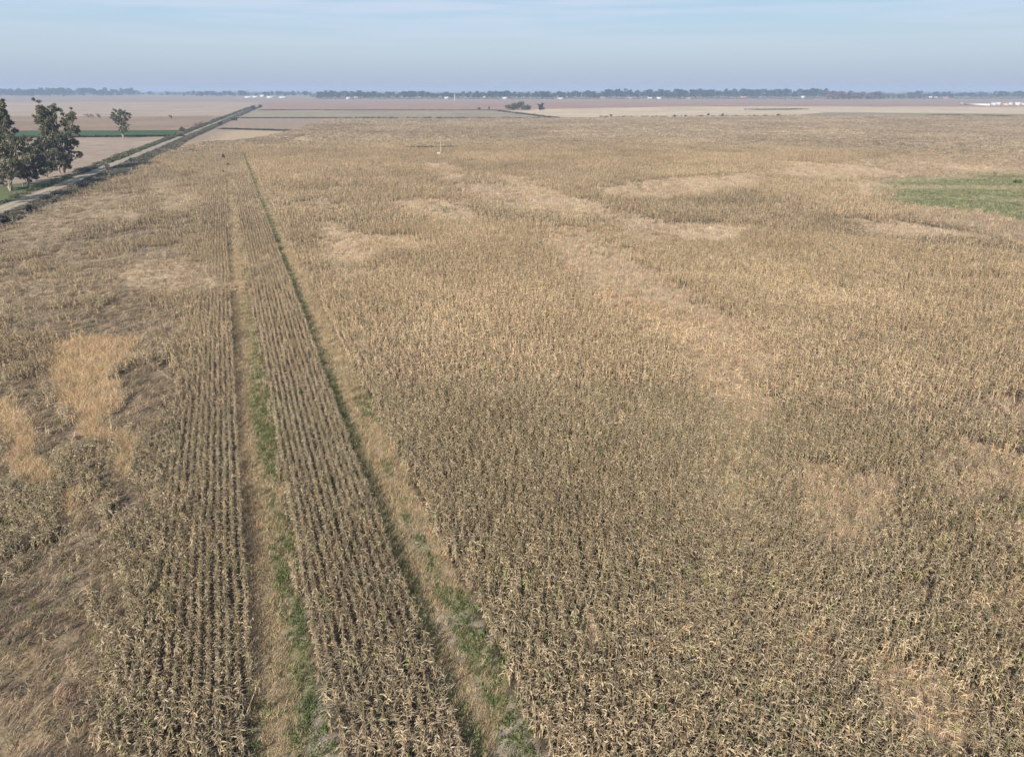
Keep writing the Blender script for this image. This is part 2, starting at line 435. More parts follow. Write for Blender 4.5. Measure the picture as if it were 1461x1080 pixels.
def build_road():
    s = np.concatenate([np.arange(-120, 400, 2.0), np.arange(400, RLEN + 300, 10.0)])
    W = np.array([-3.2, -2.5, -1.8, -1.0, -0.4, 0.3, 0.9, 1.7, 2.4, 3.1])
    base = np.array([(0.27,0.22,0.15),(0.42,0.36,0.28),(0.47,0.41,0.33),(0.46,0.40,0.32),(0.38,0.33,0.24),(0.37,0.33,0.23),(0.46,0.40,0.32),(0.47,0.41,0.33),(0.42,0.36,0.28),(0.26,0.22,0.15)])
    V = []; C = []
    for k in s:
        for j, w in enumerate(W):
            e = (float(vn(np.array([k * 0.08]), np.array([j * 3.0]), 81)[0]) - 0.5) * (1.0 if j in (0, 9) else 0.4)
            x, y = road_xy(k, w + e); V.append((x, y, 0.05 + 0.05 * (1 - abs(w) / 3.6))); C.append(base[j] * (0.78 + 0.22 * float(vn(np.array([k * 0.03]), np.array([j * 1.7]), 83)[0])) * np.array((0.9, 0.87, 0.84)))
    n = len(W); i = np.arange(len(s) * n).reshape(len(s), n)
    Q = np.stack([i[:-1, :-1], i[:-1, 1:], i[1:, 1:], i[1:, :-1]], -1).reshape(-1, 4)
    me = mesh_from('dirt_road', np.array(V), Q, np.array(C), M_ROAD)
    o = obj('dirt_road', me); o['kind'] = 'structure'; o['label'] = 'straight pale dirt road running to the horizon'
build_road()

# ------------------------------------------------------------------ maize
def strip(pts, widths, perp):
    V = []; 
    for p, w in zip(pts, widths):
        V.append(np.array(p) - perp * w / 2); V.append(np.array(p) + perp * w / 2)
    Q = [(2 * i, 2 * i + 1, 2 * i + 3, 2 * i + 2) for i in range(len(pts) - 1)]
    return np.array(V), np.array(Q)

def maize_template(rng, nleaf, nseg, wid, stalk_k, tassel=True, ear=True, H=1.45, Lmul=1.0):
    b = Bag()
    lean = rng.uniform(-0.06, 0.06, 2)
    r = 0.019
    pts = [(0, 0, 0), (lean[0] * 0.5, lean[1] * 0.5, H * 0.55), (lean[0] * H, lean[1] * H, H)]
    if stalk_k >= 3:
        V, Q = tube_vq(pts, [r * 1.3, r, r * 0.6], stalk_k)
    else:
        V, Q = strip(pts, [r * 3, r * 2.6, r * 2], np.array([1.0, 0, 0]))
    b.raw(V, Q, np.array((1.0, 0.94, 0.8)))
    plane = rng.uniform(0, math.pi)
    for i in range(nleaf):
        f = (i + 0.5) / nleaf
        zb = H * (0.22 + 0.74 * f)
        az = plane + (i % 2) * math.pi + rng.normal(0, 0.5)
        L = (0.44 - 0.18 * abs(f - 0.45)) * rng.uniform(0.75, 1.2) * Lmul
        e0 = math.radians(rng.uniform(48, 86)); e1 = math.radians(rng.uniform(-92, -55))
        p = np.array([lean[0] * zb, lean[1] * zb, zb]); P = [p]
        az2 = az
        for k in range(nseg):
            t = (k + 0.5) / nseg; e = e0 + (e1 - e0) * (t ** 0.8)
            az2 += rng.normal(0, 0.25)
            p = p + np.array([math.cos(az2) * math.cos(e), math.sin(az2) * math.cos(e), math.sin(e)]) * L / nseg
            P.append(p)
        tw = rng.uniform(-0.9, 0.9)
        perp = np.array([-math.sin(az) * math.cos(tw), math.cos(az) * math.cos(tw), math.sin(tw)])
        prof = np.interp(np.linspace(0, 1, nseg + 1), [0, 0.3, 0.7, 1], [0.6, 1.0, 0.8, 0.12])
        V, Q = strip(P, wid * rng.uniform(0.7, 1.3) * prof, perp)
        g = rng.choice((0.62, 0.85, 1.0, 1.12, 1.35)) * rng.uniform(0.9, 1.1); hue = rng.uniform(-0.03, 0.03)
        b.raw(V, Q, np.array((g * (1 + hue), g, g * (1 - hue * 1.5))))
    if tassel:
        top = np.array(pts[2])
        for k in range(3):
            a = rng.uniform(0, 6.28); d = np.array([math.cos(a) * 0.35, math.sin(a) * 0.35, 1.0]) * 0.2
            V, Q = strip([top, top + d], [0.018, 0.008], np.array([-math.sin(a), math.cos(a), 0]))
            b.raw(V, Q, np.array((0.75, 0.66, 0.55)))
    if ear:
        a = plane + rng.uniform(-0.4, 0.4); z0 = H * rng.uniform(0.4, 0.55)
        d = np.array([math.cos(a), math.sin(a), 0])
        P = [d * 0.02 + (0, 0, z0), d * 0.09 + (0, 0, z0 + 0.02), d * 0.15 + (0, 0, z0 - 0.1), d * 0.17 + (0, 0, z0 - 0.19)]
        V, Q = tube_vq(P, [0.012, 0.032, 0.03, 0.008], 4)
        b.raw(V, Q, np.array((1.15, 1.08, 0.9)))
    return np.concatenate(b.V).astype(float), np.concatenate(b.Q), np.concatenate(b.C).astype(float)

rng = np.random.RandomState(11)
T_NEAR = [maize_template(rng, 10, 4, 0.048, 3) for _ in range(9)]
T_MID = [maize_template(rng, 8, 2, 0.062, 2, True, False) for _ in range(9)]
T_LOW = [maize_template(rng, 8, 1, 0.15, 2, False, False, Lmul=0.8) for _ in range(8)]
def clump_template(rng):
    b = Bag()
    for i in range(16):
        a = rng.uniform(0, 6.28); rr = 1.1 * math.sqrt(rng.rand()); p = np.array([rr * math.cos(a), rr * math.sin(a), rng.uniform(0.05, 0.45)])
        c = rng.uniform(0, 6.28); d = np.array([rng.normal(0, 0.25), rng.normal(0, 0.25), 1.0]) * rng.uniform(0.45, 0.75)
        V, Q = strip([p, p + d], [0.34, 0.24], np.array([-math.sin(c), math.cos(c), rng.uniform(-0.5, 0.5)]))
        b.raw(V, Q, np.ones(3) * rng.uniform(0.85, 1.12))
    return np.concatenate(b.V).astype(float), np.concatenate(b.Q), np.concatenate(b.C).astype(float)
T_FAR = [clump_template(rng) for _ in range(8)]

def tints(n, x, y, z):
    base = np.array((0.525, 0.422, 0.282))
    t = np.tile(base, (n, 1)) * RS.uniform(0.58, 1.34, (n, 1))
    k = RS.rand(n)
    t = np.where((k < 0.25)[:, None], t * np.array((0.90, 0.92, 0.95)), t)
    t = np.where((k > 0.90)[:, None], t * np.array((1.02, 0.94, 0.86)), t)
    t = np.where(((k > 0.80) & (k < 0.86))[:, None], t * np.array((0.72, 0.86, 0.65)), t)
    big = fbm(x * 0.02, y * 0.02, 91, 3)
    mid = fbm(x * 0.09, y * 0.07, 93, 3)
    t = t * (1 + (big - 0.5)[:, None] * np.array((0.5, 0.5, 0.5)) + (mid - 0.5)[:, None] * np.array((0.30, 0.33, 0.36)))
    left = z['v'] < 7
    t = np.where(left[:, None], t * np.array((0.90, 0.91, 0.92)), t)
    return t

def rows(r0, r1, spacing, rowstep=0.525, rowphase=0.0):
    """plant positions along the sown rows between two ranges from the camera"""
    vmin, vmax = -150, 900 if r1 > 200 else 260
    nv = np.arange(math.floor(vmin / rowstep), math.ceil(vmax / rowstep)) * rowstep + 0.1
    U = np.arange(-60, r1 + 5, spacing)
    out = []
    for v0 in nv:
        if abs(v0) > r1: continue
        u = U + RS.uniform(-0.35, 0.35, len(U)) * spacing
        v = np.full(len(u), v0)
        x, y = XY(u, v); r = np.hypot(x, y)
        m = (r >= r0) & (r < r1) & in_view(x, y)
        if m.any(): out.append(np.stack([u[m], v[m]], -1))
    uv = np.concatenate(out)
    wob = (fbm(uv[:, 0] * 0.15, uv[:, 1] * 0.9, 15, 2) - 0.5)
    lost = np.where((uv[:, 1] > -0.5) & (uv[:, 1] < 7.2), 0.045, np.where((uv[:, 1] < -2.9) & (uv[:, 1] > -8), 0.035, 0.055))
    v = uv[:, 1] + wob * 0.17 + RS.normal(0, 1, len(uv)) * lost
    return XY(uv[:, 0], v)

def place_maize(bag, temps, x, y, sxy, hbase=1.0, pick=None, tone=(1, 1, 1), fade=None):
    z = zones(x, y)
    keep = RS.rand(len(x)) < z['d'] * (1 if fade is None else sstep(fade[0], fade[1], z['r']))
    x = x[keep]; y = y[keep]; z = {k: v[keep] for k, v in z.items()}
    n = len(x)
    hs = (0.86 + 0.75 * (fbm(x * 0.05, y * 0.05, 95, 3) - 0.5) + 0.35 * (fbm(x * 0.6, y * 0.6, 97, 2) - 0.5)) * RS.uniform(0.82, 1.14, n)
    hs = np.where(z['thin'] | z['straw'], hs * 0.6, np.where(z['d'] < 0.5, hs * 0.85, hs))
    hs = hs * (1 - 0.25 * z['streak']) * hbase
    t = tints(n, x, y, z) * np.array(tone)
    t = np.where((z['thin'] | z['straw'])[:, None], t * np.array((1.12, 1.08, 1.05)), t)
    yaw = RS.uniform(0, 6.283, n)
    g = relief(x, y, z)
    tidy = ((z['v'] > -8) & (z['v'] < 7.2)) * sstep(26, 36, z['u'])
    ls = np.where(tidy > 0.5, 0.06, 0.12)
    lean = (RS.normal(0, 1, n) * ls, RS.normal(0, 1, n) * ls)
    lod = RS.rand(n) < np.where(tidy > 0.5, 0.03, 0.09)
    lean = tuple(np.where(lod, q * 5 + RS.normal(0, 0.3, n), q) for q in lean)
    sx = np.full(n, sxy) * RS.uniform(0.85, 1.2, n) * np.where(tidy > 0.5, 0.9, 1.05)
    if pick is None:
        bag.scatter(temps, x, y, g - 0.02, yaw, sx, hs, t, lean)
        return
    px, py = PX(x, y, 0.7)
    vis = (px > 4) & (px < 1457) & (py < 1074)
    dist = np.where(vis, np.hypot(x, y), 1e9)
    sel = np.argsort(dist)[:300]
    rest = np.ones(n, bool); rest[sel] = False
    bag.scatter(temps, x[rest], y[rest], g[rest] - 0.02, yaw[rest], sx[rest], hs[rest], t[rest], (lean[0][rest], lean[1][rest]))
    protos = []
    for k in range(12):
        V, Q, C = temps[k % len(temps)]
        protos.append(mesh_from('maize_plant', V, Q, C * np.array((0.51, 0.405, 0.27)) * (0.66 + 0.045 * k), M_MAIZE))
    for i in sel:
        o = obj('maize_plant', protos[RS.randint(12)], None, (x[i], y[i], g[i] - 0.02))
        o.rotation_euler = (RS.normal(0, 0.08), RS.normal(0, 0.08), yaw[i]); o.scale = (sx[i], sx[i], hs[i])
        v = z['v'][i]
        if v < -2: tag(o, 'dry tan maize plant at the bottom edge, left of both grass lanes', 'maize plant', 'nearest maize plants of the left field')
        elif v < 8.3: tag(o, 'dry tan maize plant at the bottom edge, in the strip between the two grass lanes', 'maize plant', 'nearest maize plants of the middle strip')
        else: tag(o, 'dry tan maize plant at the bottom edge, right of both grass lanes', 'maize plant', 'nearest maize plants of the right field')

R1, R2, R3, R4 = 68, 165, 430, 1250
bag = Bag()
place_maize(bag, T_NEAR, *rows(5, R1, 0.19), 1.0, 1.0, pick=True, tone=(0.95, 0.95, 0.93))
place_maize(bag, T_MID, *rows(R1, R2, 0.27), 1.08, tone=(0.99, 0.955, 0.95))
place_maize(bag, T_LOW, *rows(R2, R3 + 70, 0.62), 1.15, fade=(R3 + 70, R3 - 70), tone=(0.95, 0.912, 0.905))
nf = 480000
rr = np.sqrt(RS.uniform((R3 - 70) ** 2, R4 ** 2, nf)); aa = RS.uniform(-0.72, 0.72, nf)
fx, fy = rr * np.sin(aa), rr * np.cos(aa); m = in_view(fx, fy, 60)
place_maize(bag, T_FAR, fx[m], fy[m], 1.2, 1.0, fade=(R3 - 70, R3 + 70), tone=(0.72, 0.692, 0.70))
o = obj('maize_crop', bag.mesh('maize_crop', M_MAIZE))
tag(o, 'dry standing maize crop covering the whole wide field in sown rows', 'maize', kind='stuff'); del bag

# ------------------------------------------------------------------ grasses and weeds
def tuft_template(rng, n, H, spread, wid, lay=0.0, nseg=2):
    b = Bag()
    for i in range(n):
        a = rng.uniform(0, 6.28); p = np.array([rng.normal(0, spread * 0.35), rng.normal(0, spread * 0.35), 0.0])
        h = H * rng.uniform(0.55, 1.15)
        dirn = np.array([math.cos(a) * 0.35 + lay, math.sin(a) * 0.35, 1.0 - min(lay, 0.9) * 0.75]); P = [p]
        for k in range(nseg):
            d = dirn + np.array([dirn[0], dirn[1], -0.6 * (k)]) * (0.5 * k)
            d /= np.linalg.norm(d); p = p + d * h / nseg; p[2] = max(p[2], 0.02); P.append(p)
        c = rng.uniform(0, 6.28)
        V, Q = strip(P, np.interp(np.linspace(0, 1, nseg + 1), [0, 1], [wid, wid * 0.35]) * rng.uniform(0.7, 1.3), np.array([math.cos(c), math.sin(c), rng.uniform(-0.3, 0.3)]))
        b.raw(V, Q, np.ones(3) * rng.uniform(0.75, 1.2))
    return np.concatenate(b.V).astype(float), np.concatenate(b.Q), np.concatenate(b.C).astype(float)

def weed_template(rng, n, H, R, size):
    """leafy clump: small leaf faces through a low mound"""
    b = Bag()
    for i in range(n):
        a = rng.uniform(0, 6.28); q = R * math.sqrt(rng.rand()); zz = H * rng.rand() * (1 - 0.5 * (q / R) ** 2)
        p = np.array([q * math.cos(a), q * math.sin(a), zz]); c = rng.uniform(0, 6.28)
        d = np.array([math.cos(c), math.sin(c), rng.uniform(-0.5, 0.8)]) * size
        V, Q = strip([p - d * 0.5, p + d * 0.5], [size * 0.8, size * 0.5], np.array([-math.sin(c), math.cos(c), rng.uniform(-0.5, 0.5)]))
        b.raw(V, Q, np.ones(3) * rng.uniform(0.7, 1.25))
    return np.concatenate(b.V).astype(float), np.concatenate(b.Q), np.concatenate(b.C).astype(float)

T_GOLD = [tuft_template(rng, 12, 0.85, 0.3, 0.02) for _ in range(6)]
T_DRY = [tuft_template(rng, 12, 0.38, 0.3, 0.022, 0.25) for _ in range(6)]
T_LODGE = [tuft_template(rng, 16, 0.62, 0.42, 0.028, 0.55, 3) for _ in range(6)]
T_GREEN = [tuft_template(rng, 12, 0.3, 0.3, 0.028, 0.1) for _ in range(4)] + [weed_template(rng, 14, 0.3, 0.25, 0.09) for _ in range(3)]
T_WEED = [weed_template(rng, 26, 0.9, 0.8, 0.3) for _ in range(5)]

def cand(r0, r1, dens, amax=0.8):
    n = int((r1 ** 2 - r0 ** 2) * amax * dens)
    r = np.sqrt(RS.uniform(r0 ** 2, r1 ** 2, n)); a = RS.uniform(-amax, amax, n)
    x, y = r * np.sin(a), r * np.cos(a); m = in_view(x, y)
    return x[m], y[m]

B = {k: Bag() for k in ('gold', 'dry', 'matt', 'green', 'patch')}
def rnd_tint(c, n, a=0.7, b=1.25): return np.array(c)[None] * RS.uniform(a, b, (n, 1)) * (1 + RS.normal(0, 0.05, (n, 3)))
LAYDIR = math.radians(48)
for r0, r1, dens, sc in ((8, 75, 17, 1.0), (75, 150, 6, 1.5), (150, 400, 1.0, 2.8)):
    x, y = cand(r0, r1, dens)
    z = zones(x, y); g = relief(x, y, z); n = len(x); k = RS.rand(n)
    hmul = 1.0 if sc < 2 else 0.75
    def put(key, temps, m, col, h=1.0, yaw=None, a=0.7, b=1.25):
        i = np.where(m)[0]; c = len(i)
        if not c: return
        yw = RS.uniform(0, 6.283, c) if yaw is None else yaw + RS.normal(0, 0.45, c)
        B[key].scatter(temps, x[i], y[i], g[i] - 0.03, yw, RS.uniform(0.8, 1.25, c) * sc, RS.uniform(0.75, 1.2, c) * h * (1 + 0.25 * (sc - 1)), rnd_tint(col, c, a, b))
    put('gold', T_GOLD, z['gold'], (0.60, 0.44, 0.26), 1.0 * hmul)
    cl = fbm(x * 0.8, y * 0.8, 121, 3); tan = fbm(x * 0.25, y * 0.25, 123, 3) > 0.52
    put('matt', T_LODGE, z['matt'] & (k < 0.42 + 1.6 * (cl - 0.35)) & ~tan, (0.32, 0.247, 0.165), 1.1, LAYDIR, 0.5, 1.4)
    put('matt', T_LODGE, z['matt'] & (k < 0.42 + 1.6 * (cl - 0.35)) & tan, (0.385, 0.293, 0.188), 1.1, LAYDIR, 0.5, 1.4)
    st = z['straw'] & z['inside'] & ~z['gold'] & ~z['matt']
    put('dry', T_DRY, st & (z['v'] >= -3), (0.59, 0.45, 0.305), 1.2)
    put('dry', T_DRY, st & (z['v'] < -3) & (k < 0.8), (0.48, 0.37, 0.25), 1.2, None, 0.5, 1.3)
    lf = z['inside'] & ~(z['gold'] | z['matt'] | z['straw'] | z['lane1'] | z['lane2'] | z['green']) & ((z['d'] < 0.6) | z['thin'])
    put('matt', T_LODGE, lf & (k < 0.15 + 1.5 * (cl - 0.3)) & (z['v'] < -3), (0.38, 0.295, 0.195), 1.15, LAYDIR, 0.5, 1.35)
    put('dry', T_DRY, lf & (k < 0.6) & (z['v'] >= -3), (0.57, 0.43, 0.29), 1.5, None, 0.5, 1.3)
    sparse = z['inside'] & (z['d'] >= 0.55) & (z['n2'] > 0.55) & (k < 0.10)
    put('dry', T_DRY, sparse, (0.36, 0.27, 0.16), 1.5)
    ln = z['lane1'] | z['lane2']
    gr = lane_green(z); ba = lane_bare(z)
    put('green', T_GREEN, ln & (k < gr * 0.85), (0.13, 0.16, 0.055), 1.15)
    put('dry', T_DRY, ln & (k >= gr * 0.85) & (k < 1 - 0.85 * ba), (0.49, 0.37, 0.22), 1.15, None, 0.55, 1.35)
    gp = z['green'] & z['inside']
    gm = fbm(x * 0.03, y * 0.09, 71, 4)
    put('patch', T_GREEN, gp & (gm > 0.5 + 0.12 * (k - 0.5)) & (k < 0.8), (0.30, 0.285, 0.15), 1.5)
    put('patch', T_DRY, gp & (gm <= 0.5 + 0.12 * (k - 0.5)) & (k < 0.8), (0.42, 0.35, 0.21), 1.3)
    # green weeds standing among the maize here and there
    wd = z['inside'] & ~ln & (fbm(x * 0.12, y * 0.12, 99, 3) > 0.70) & (k < np.where(z['v'] < -3, 0.03, 0.12))
    put('green', T_GREEN, wd, (0.13, 0.16, 0.055), 2.6)
for key, nm, lab in (('gold', 'golden_grass', 'tall golden dry grass standing in patches in the left field'), ('dry', 'dry_grass', 'short tan dry grass along the lanes and in the clearings'),
                     ('matt', 'lodged_grass', 'flattened grey brown grass lying in swirls at the left'), ('green', 'green_weeds', 'low green weeds along the two lanes'),
                     ('patch', 'pasture_grass', 'green grass patch at the right edge of the maize')):
    tag(obj(nm, B[key].mesh(nm, M_GRASS)), lab, 'grass', kind='stuff')
del B

# roadside weeds: both verges
vb = Bag()
n = 52000
s = RS.uniform(-60, 1200, n) ** 1.0; w = RS.uniform(-13, 24, n)
x, y = road_xy(0, 0)[0] + RDIR[0] * s + RN[0] * w, road_xy(0, 0)[1] + RDIR[1] * s + RN[1] * w
inside = inpoly(x, y, MAIZE); nn = fbm(s * 0.05, w * 0.12, 111, 3)
hd = inpoly(x, y, HEADLAND)
right = (w > 3.0 + (nn - 0.5) * 2.5) & ~inside & (w < 15 - 6 * sstep(150, 300, s)) & ~hd
leftb = (w < -3.2 + (nn - 0.5) * 2) & (w > -7.5) & ((s > 95) | (RS.rand(n) < 0.15))
m = (right & (RS.rand(n) < 0.9)) | (leftb & (RS.rand(n) < 1.0))
x, y, s, w, nn = x[m], y[m], s[m], w[m], nn[m]; n = len(x)
col = np.where((RS.rand(n) < 0.68)[:, None], np.array((0.25, 0.21, 0.14)), np.array((0.085, 0.088, 0.055))) * RS.uniform(0.45, 1.35, (n, 1))
col = np.where((w < 0)[:, None], col * np.array((0.85, 0.95, 0.8)), col)
hh = np.where(w < 0, 1.15, 0.85) * (0.35 + 1.3 * nn) * RS.uniform(0.6, 1.3, n)
far = 1 + s.clip(0) / 500
vb.scatter(T_WEED, x, y, np.zeros(n), RS.uniform(0, 6.28, n), 1.1 * far, hh, col)
tag(obj('roadside_weeds', vb.mesh('roadside_weeds', M_LEAF)), 'dark green and grey weeds growing along both sides of the dirt road', 'weeds', kind='stuff')

# weedy field borders far off
fb = Bag()
def border(p, q, n, h, wid, col):
    a = np.array(G(*p)); b = np.array(G(*q)); t = RS.rand(n); P = a + (b - a) * t[:, None]
    x = P[:, 0] + RS.normal(0, wid, n); y = P[:, 1] + RS.normal(0, wid, n)
    fb.scatter(T_WEED, x, y, np.zeros(n), RS.uniform(0, 6.28, n), RS.uniform(1.5, 3, n), RS.uniform(0.6, 1.3, n) * h, np.array(col) * RS.uniform(0.6, 1.3, (n, 1)))
border((372, 157.6), (712, 157.8), 1100, 1.2, 3, (0.12, 0.115, 0.075))
border((330, 168.8), (470, 168.8), 450, 1.1, 3, (0.14, 0.12, 0.085)); border((470, 168.8), (790, 168.8), 350, 1.5, 4, (0.12, 0.11, 0.06))
border((315, 184.2), (412, 187), 320, 1.2, 1.5, (0.15, 0.13, 0.085)); border((583, 212), (645, 211.5), 300, 1.3, 0.7, (0.17, 0.135, 0.095))
border((0, 197.3), (262, 194.8), 700, 1.3, 1.0, (0.07, 0.085, 0.04)); border((712, 158.8), (790, 168.2), 300, 1.6, 3, (0.11, 0.09, 0.06))
border((1065, 156.8), (1150, 156.3), 260, 1.5, 6, (0.12, 0.11, 0.05)); border((1330, 165.2), (1372, 165.4), 180, 1.5, 3, (0.08, 0.075, 0.04))
border((1390, 165.3), (1440, 166.3), 180, 1.3, 3, (0.09, 0.08, 0.045)); border((850, 167.4), (1140, 165.4), 110, 1.8, 3, (0.12, 0.1, 0.07))
tag(obj('field_border_weeds', fb.mesh('field_border_weeds', M_LEAF)), 'dark weedy lines along the borders of the far fields', 'weeds', kind='stuff')

# ------------------------------------------------------------------ trees
def leaf_cloud(bag, rng, c, r, n, size, col, flat=0.8):
    """leaf sprays spread through a clump, denser outside, hanging a little"""
    d = rng.normal(0, 1, (n, 3)); d /= np.linalg.norm(d, axis=1)[:, None]
    P = np.array(c) + d * (rng.rand(n, 1) ** 0.6) * np.array(r)[None] * rng.uniform(0.6, 1.45, (n, 1))
    a = rng.normal(0, 1, (n, 3)); a[:, 2] -= 0.5; a /= np.linalg.norm(a, axis=1)[:, None]
    b = np.cross(a, rng.normal(0, 1, (n, 3))); b /= np.linalg.norm(b, axis=1)[:, None]
    s = size * rng.uniform(0.5, 1.3, (n, 1))
    V = np.stack([P - a * s - b * s * 0.45, P - a * s * 0.6 + b * s * 0.5, P + a * s + b * s * 0.3, P + a * s * 0.7 - b * s * 0.4], 1).reshape(-1, 3)
    Q = np.arange(n * 4).reshape(n, 4)
    C = np.repeat(np.array(col)[None] * rng.uniform(0.55, 1.45, (n, 1)) * (1 + rng.normal(0, 0.08, (n, 3))), 4, axis=0)
    bag.raw(V, Q, C)

def hero_tree(name, base, clumps, label, cat='tree', stems=None, col=(0.125, 0.118, 0.064), group=None, leaf=0.30, nleaf=520, seed=1, bark=M_BARK, trunk_r=0.35):
    """base: surveyed foot of the trunk; clumps: (px, py, r px) foliage masses at the tree's own distance"""
    rg = np.random.RandomState(seed)
    bx, by = G(*base); dist = by * CP + CAM_H * SP
    root = empty(name, (bx, by, 0)); tag(root, label, cat, group)
    k = F / dist * 1.0
    tb = Bag(); lb = Bag(); cs = []
    for px, py, r in clumps:
        Z = height_at(base, py); X = (px - 730.5) / F * (by * CP - (Z - CAM_H) * SP) - bx; R = r / k
        cs.append((np.array([X, rg.uniform(-1, 1) * (R + 0.8), Z]), R))
    stems = stems or [0.0]
    sb = [np.array([s / k, rg.uniform(-1.0, 1.0) if i else 0.0, -0.1]) for i, s in enumerate(stems)]
    zmax = max(c[0][2] for c in cs)
    for i, (c, R) in enumerate(cs):
        s = min(sb, key=lambda q: abs(q[0] - c[0]) + rg.uniform(0, 0.4))
        fk = 0.25 + 0.35 * rg.rand()
        mid = s + (c - s) * fk; mid[0] = s[0] + (c[0] - s[0]) * fk * 0.45; mid[1] = s[1] + (c[1] - s[1]) * fk * 0.45
        m2 = s + (c - s) * 0.72; m2[0] += rg.normal(0, 0.3); m2[2] += 0.03 * c[2]
        rr = trunk_r * (0.55 + 0.45 * c[2] / zmax)
        V, Q = tube_vq([s, s + (mid - s) * 0.5 + (rg.normal(0, 0.1), 0, 0), mid, m2, c, c + (rg.normal(0, R * 0.3), 0, R * 0.6)], [rr * 1.15, rr * 0.85, rr * 0.65, rr * 0.4, rr * 0.22, 0.03], 6)
        tb.raw(V, Q, np.ones(3))
        for j in range(5):
            q = c + rg.normal(0, 0.55, 3) * R
            V, Q = tube_vq([m2, (m2 + q) / 2 + rg.normal(0, 0.15, 3), q], [rr * 0.22, rr * 0.15, 0.03], 4); tb.raw(V, Q, np.ones(3))
        n = int(nleaf * 2.7 * max(R / 1.8, 0.35) ** 2)
        for j in range(15):
            o = rg.normal(0, 0.62, 3) * R * np.array((1, 1, 0.9)); f = rg.uniform(0.22, 0.6)
            leaf_cloud(lb, rg, c + o, (R * f, R * f, R * f * 0.8), n // 15, leaf, np.array(col) * rg.uniform(0.75, 1.35))
    obj('trunk', tb.mesh('trunk', bark), root); obj('crown', lb.mesh('crown', M_LEAF), root)
    return root

EU = 'eucalyptus trees by the dirt road'
hero_tree('eucalyptus_tree', (17, 272), [(6,225,9),(16,212,9),(26,200,8),(12,198,8),(-3,240,8),(30,214,7),(22,228,8),(2,212,8),(14,240,7),(8,252,6),(20,247,6),(1,249,6),(-6,254,6),(13,259,3.5),(36,224,6),(28,238,6)],
          'broad spreading eucalyptus with pale forked trunk, nearest the left edge beside the road', stems=[0, 0.5, -0.5], group=EU, seed=3, nleaf=400)
hero_tree('eucalyptus_tree', (36, 266), [(40,238,8),(48,230,8),(34,246,7),(44,248,8),(52,242,8),(38,226,7),(56,232,6),(30,250,6),(48,220,6)],
          'dense dark low eucalyptus on several slim trunks between its forked and leaning neighbours', stems=[-6, -2, 0, 3, 5], group=EU, seed=5, col=(0.10, 0.098, 0.058), trunk_r=0.22, nleaf=460)
hero_tree('eucalyptus_tree', (67, 254), [(55,222,8),(62,214,8),(70,222,8),(64,232,7),(50,210,6),(73,234,6),(58,205,7),(44,203,6),(68,242,4),(60,238,5),(74,242,4)],
          'grey green eucalyptus with a bent leaning trunk in the middle of the roadside group', stems=[0], group=EU, seed=7, col=(0.11, 0.105, 0.065))
hero_tree('eucalyptus_tree', (85, 248), [(61,153,6),(66,163,6),(79,157,6),(77,168,7),(70,175,8),(62,170,6),(76,184,8),(66,190,8),(82,196,8),(74,204,8),(86,208,8),(80,220,8),(86,232,6),(90,222,6)],
          'tallest eucalyptus, with two rounded tops, behind the leaning one by the road', stems=[0], group=EU, seed=9, trunk_r=0.42)
hero_tree('eucalyptus_tree', (92, 247), [(104,165,5),(108,169,4),(98,173,6),(96,183,6),(106,184,5),(110,187,4),(100,193,6),(95,200,6),(102,206,4),(105,205,3),(97,212,5),(104,224,4),(109,221,3.5),(113,221,2.5),(99,230,5),(95,238,4),(90,234,4)],
          'slender eucalyptus with long side branches, the rightmost of the roadside group', stems=[0], group=EU, seed=11, trunk_r=0.28)
hero_tree('eucalyptus_tree', (-22, 268), [(-2,150,6),(1,160,6),(3,170,7),(-4,165,8),(-8,180,10),(2,186,5),(-2,196,7),(-12,205,12),(-22,190,12),(-30,215,12),(-14,225,10),(-4,218,6),(-24,170,9)],
          'tall eucalyptus cut off by the left edge of the photo', stems=[0, -2], group=EU, seed=13)
hero_tree('eucalyptus_tree', (-60, 296), [(-75,230,12),(-60,215,14),(-45,235,12),(-60,245,14),(-70,200,10),(-48,210,10)],
          'eucalyptus wholly left of the photo whose shadow falls across the road', stems=[0, 2], group=EU, seed=15)
hero_tree('lone_tree', (176, 197.5), [(163,163,4),(167,168,5),(173,162,5),(178,160,3.5),(177,167,5),(171,174,4.5),(176,177,4.5),(174,184,4),(181,184,2.5),(176,189,3),(160,169,2),(183,181,1.6)],
          'lone leaning tree standing in the green strip left of the road', stems=[0], seed=17, leaf=0.40, nleaf=130, col=(0.085, 0.09, 0.045))
hero_tree('lone_tree', (771, 158), [(770,151,2.0),(772.5,150.5,2.2),(773,153.5,2.2),(771,154.5,1.8)], 'small dark lone tree in the pale field right of the thicket', stems=[0], seed=19, leaf=0.9, nleaf=110, col=(0.06, 0.055, 0.035))

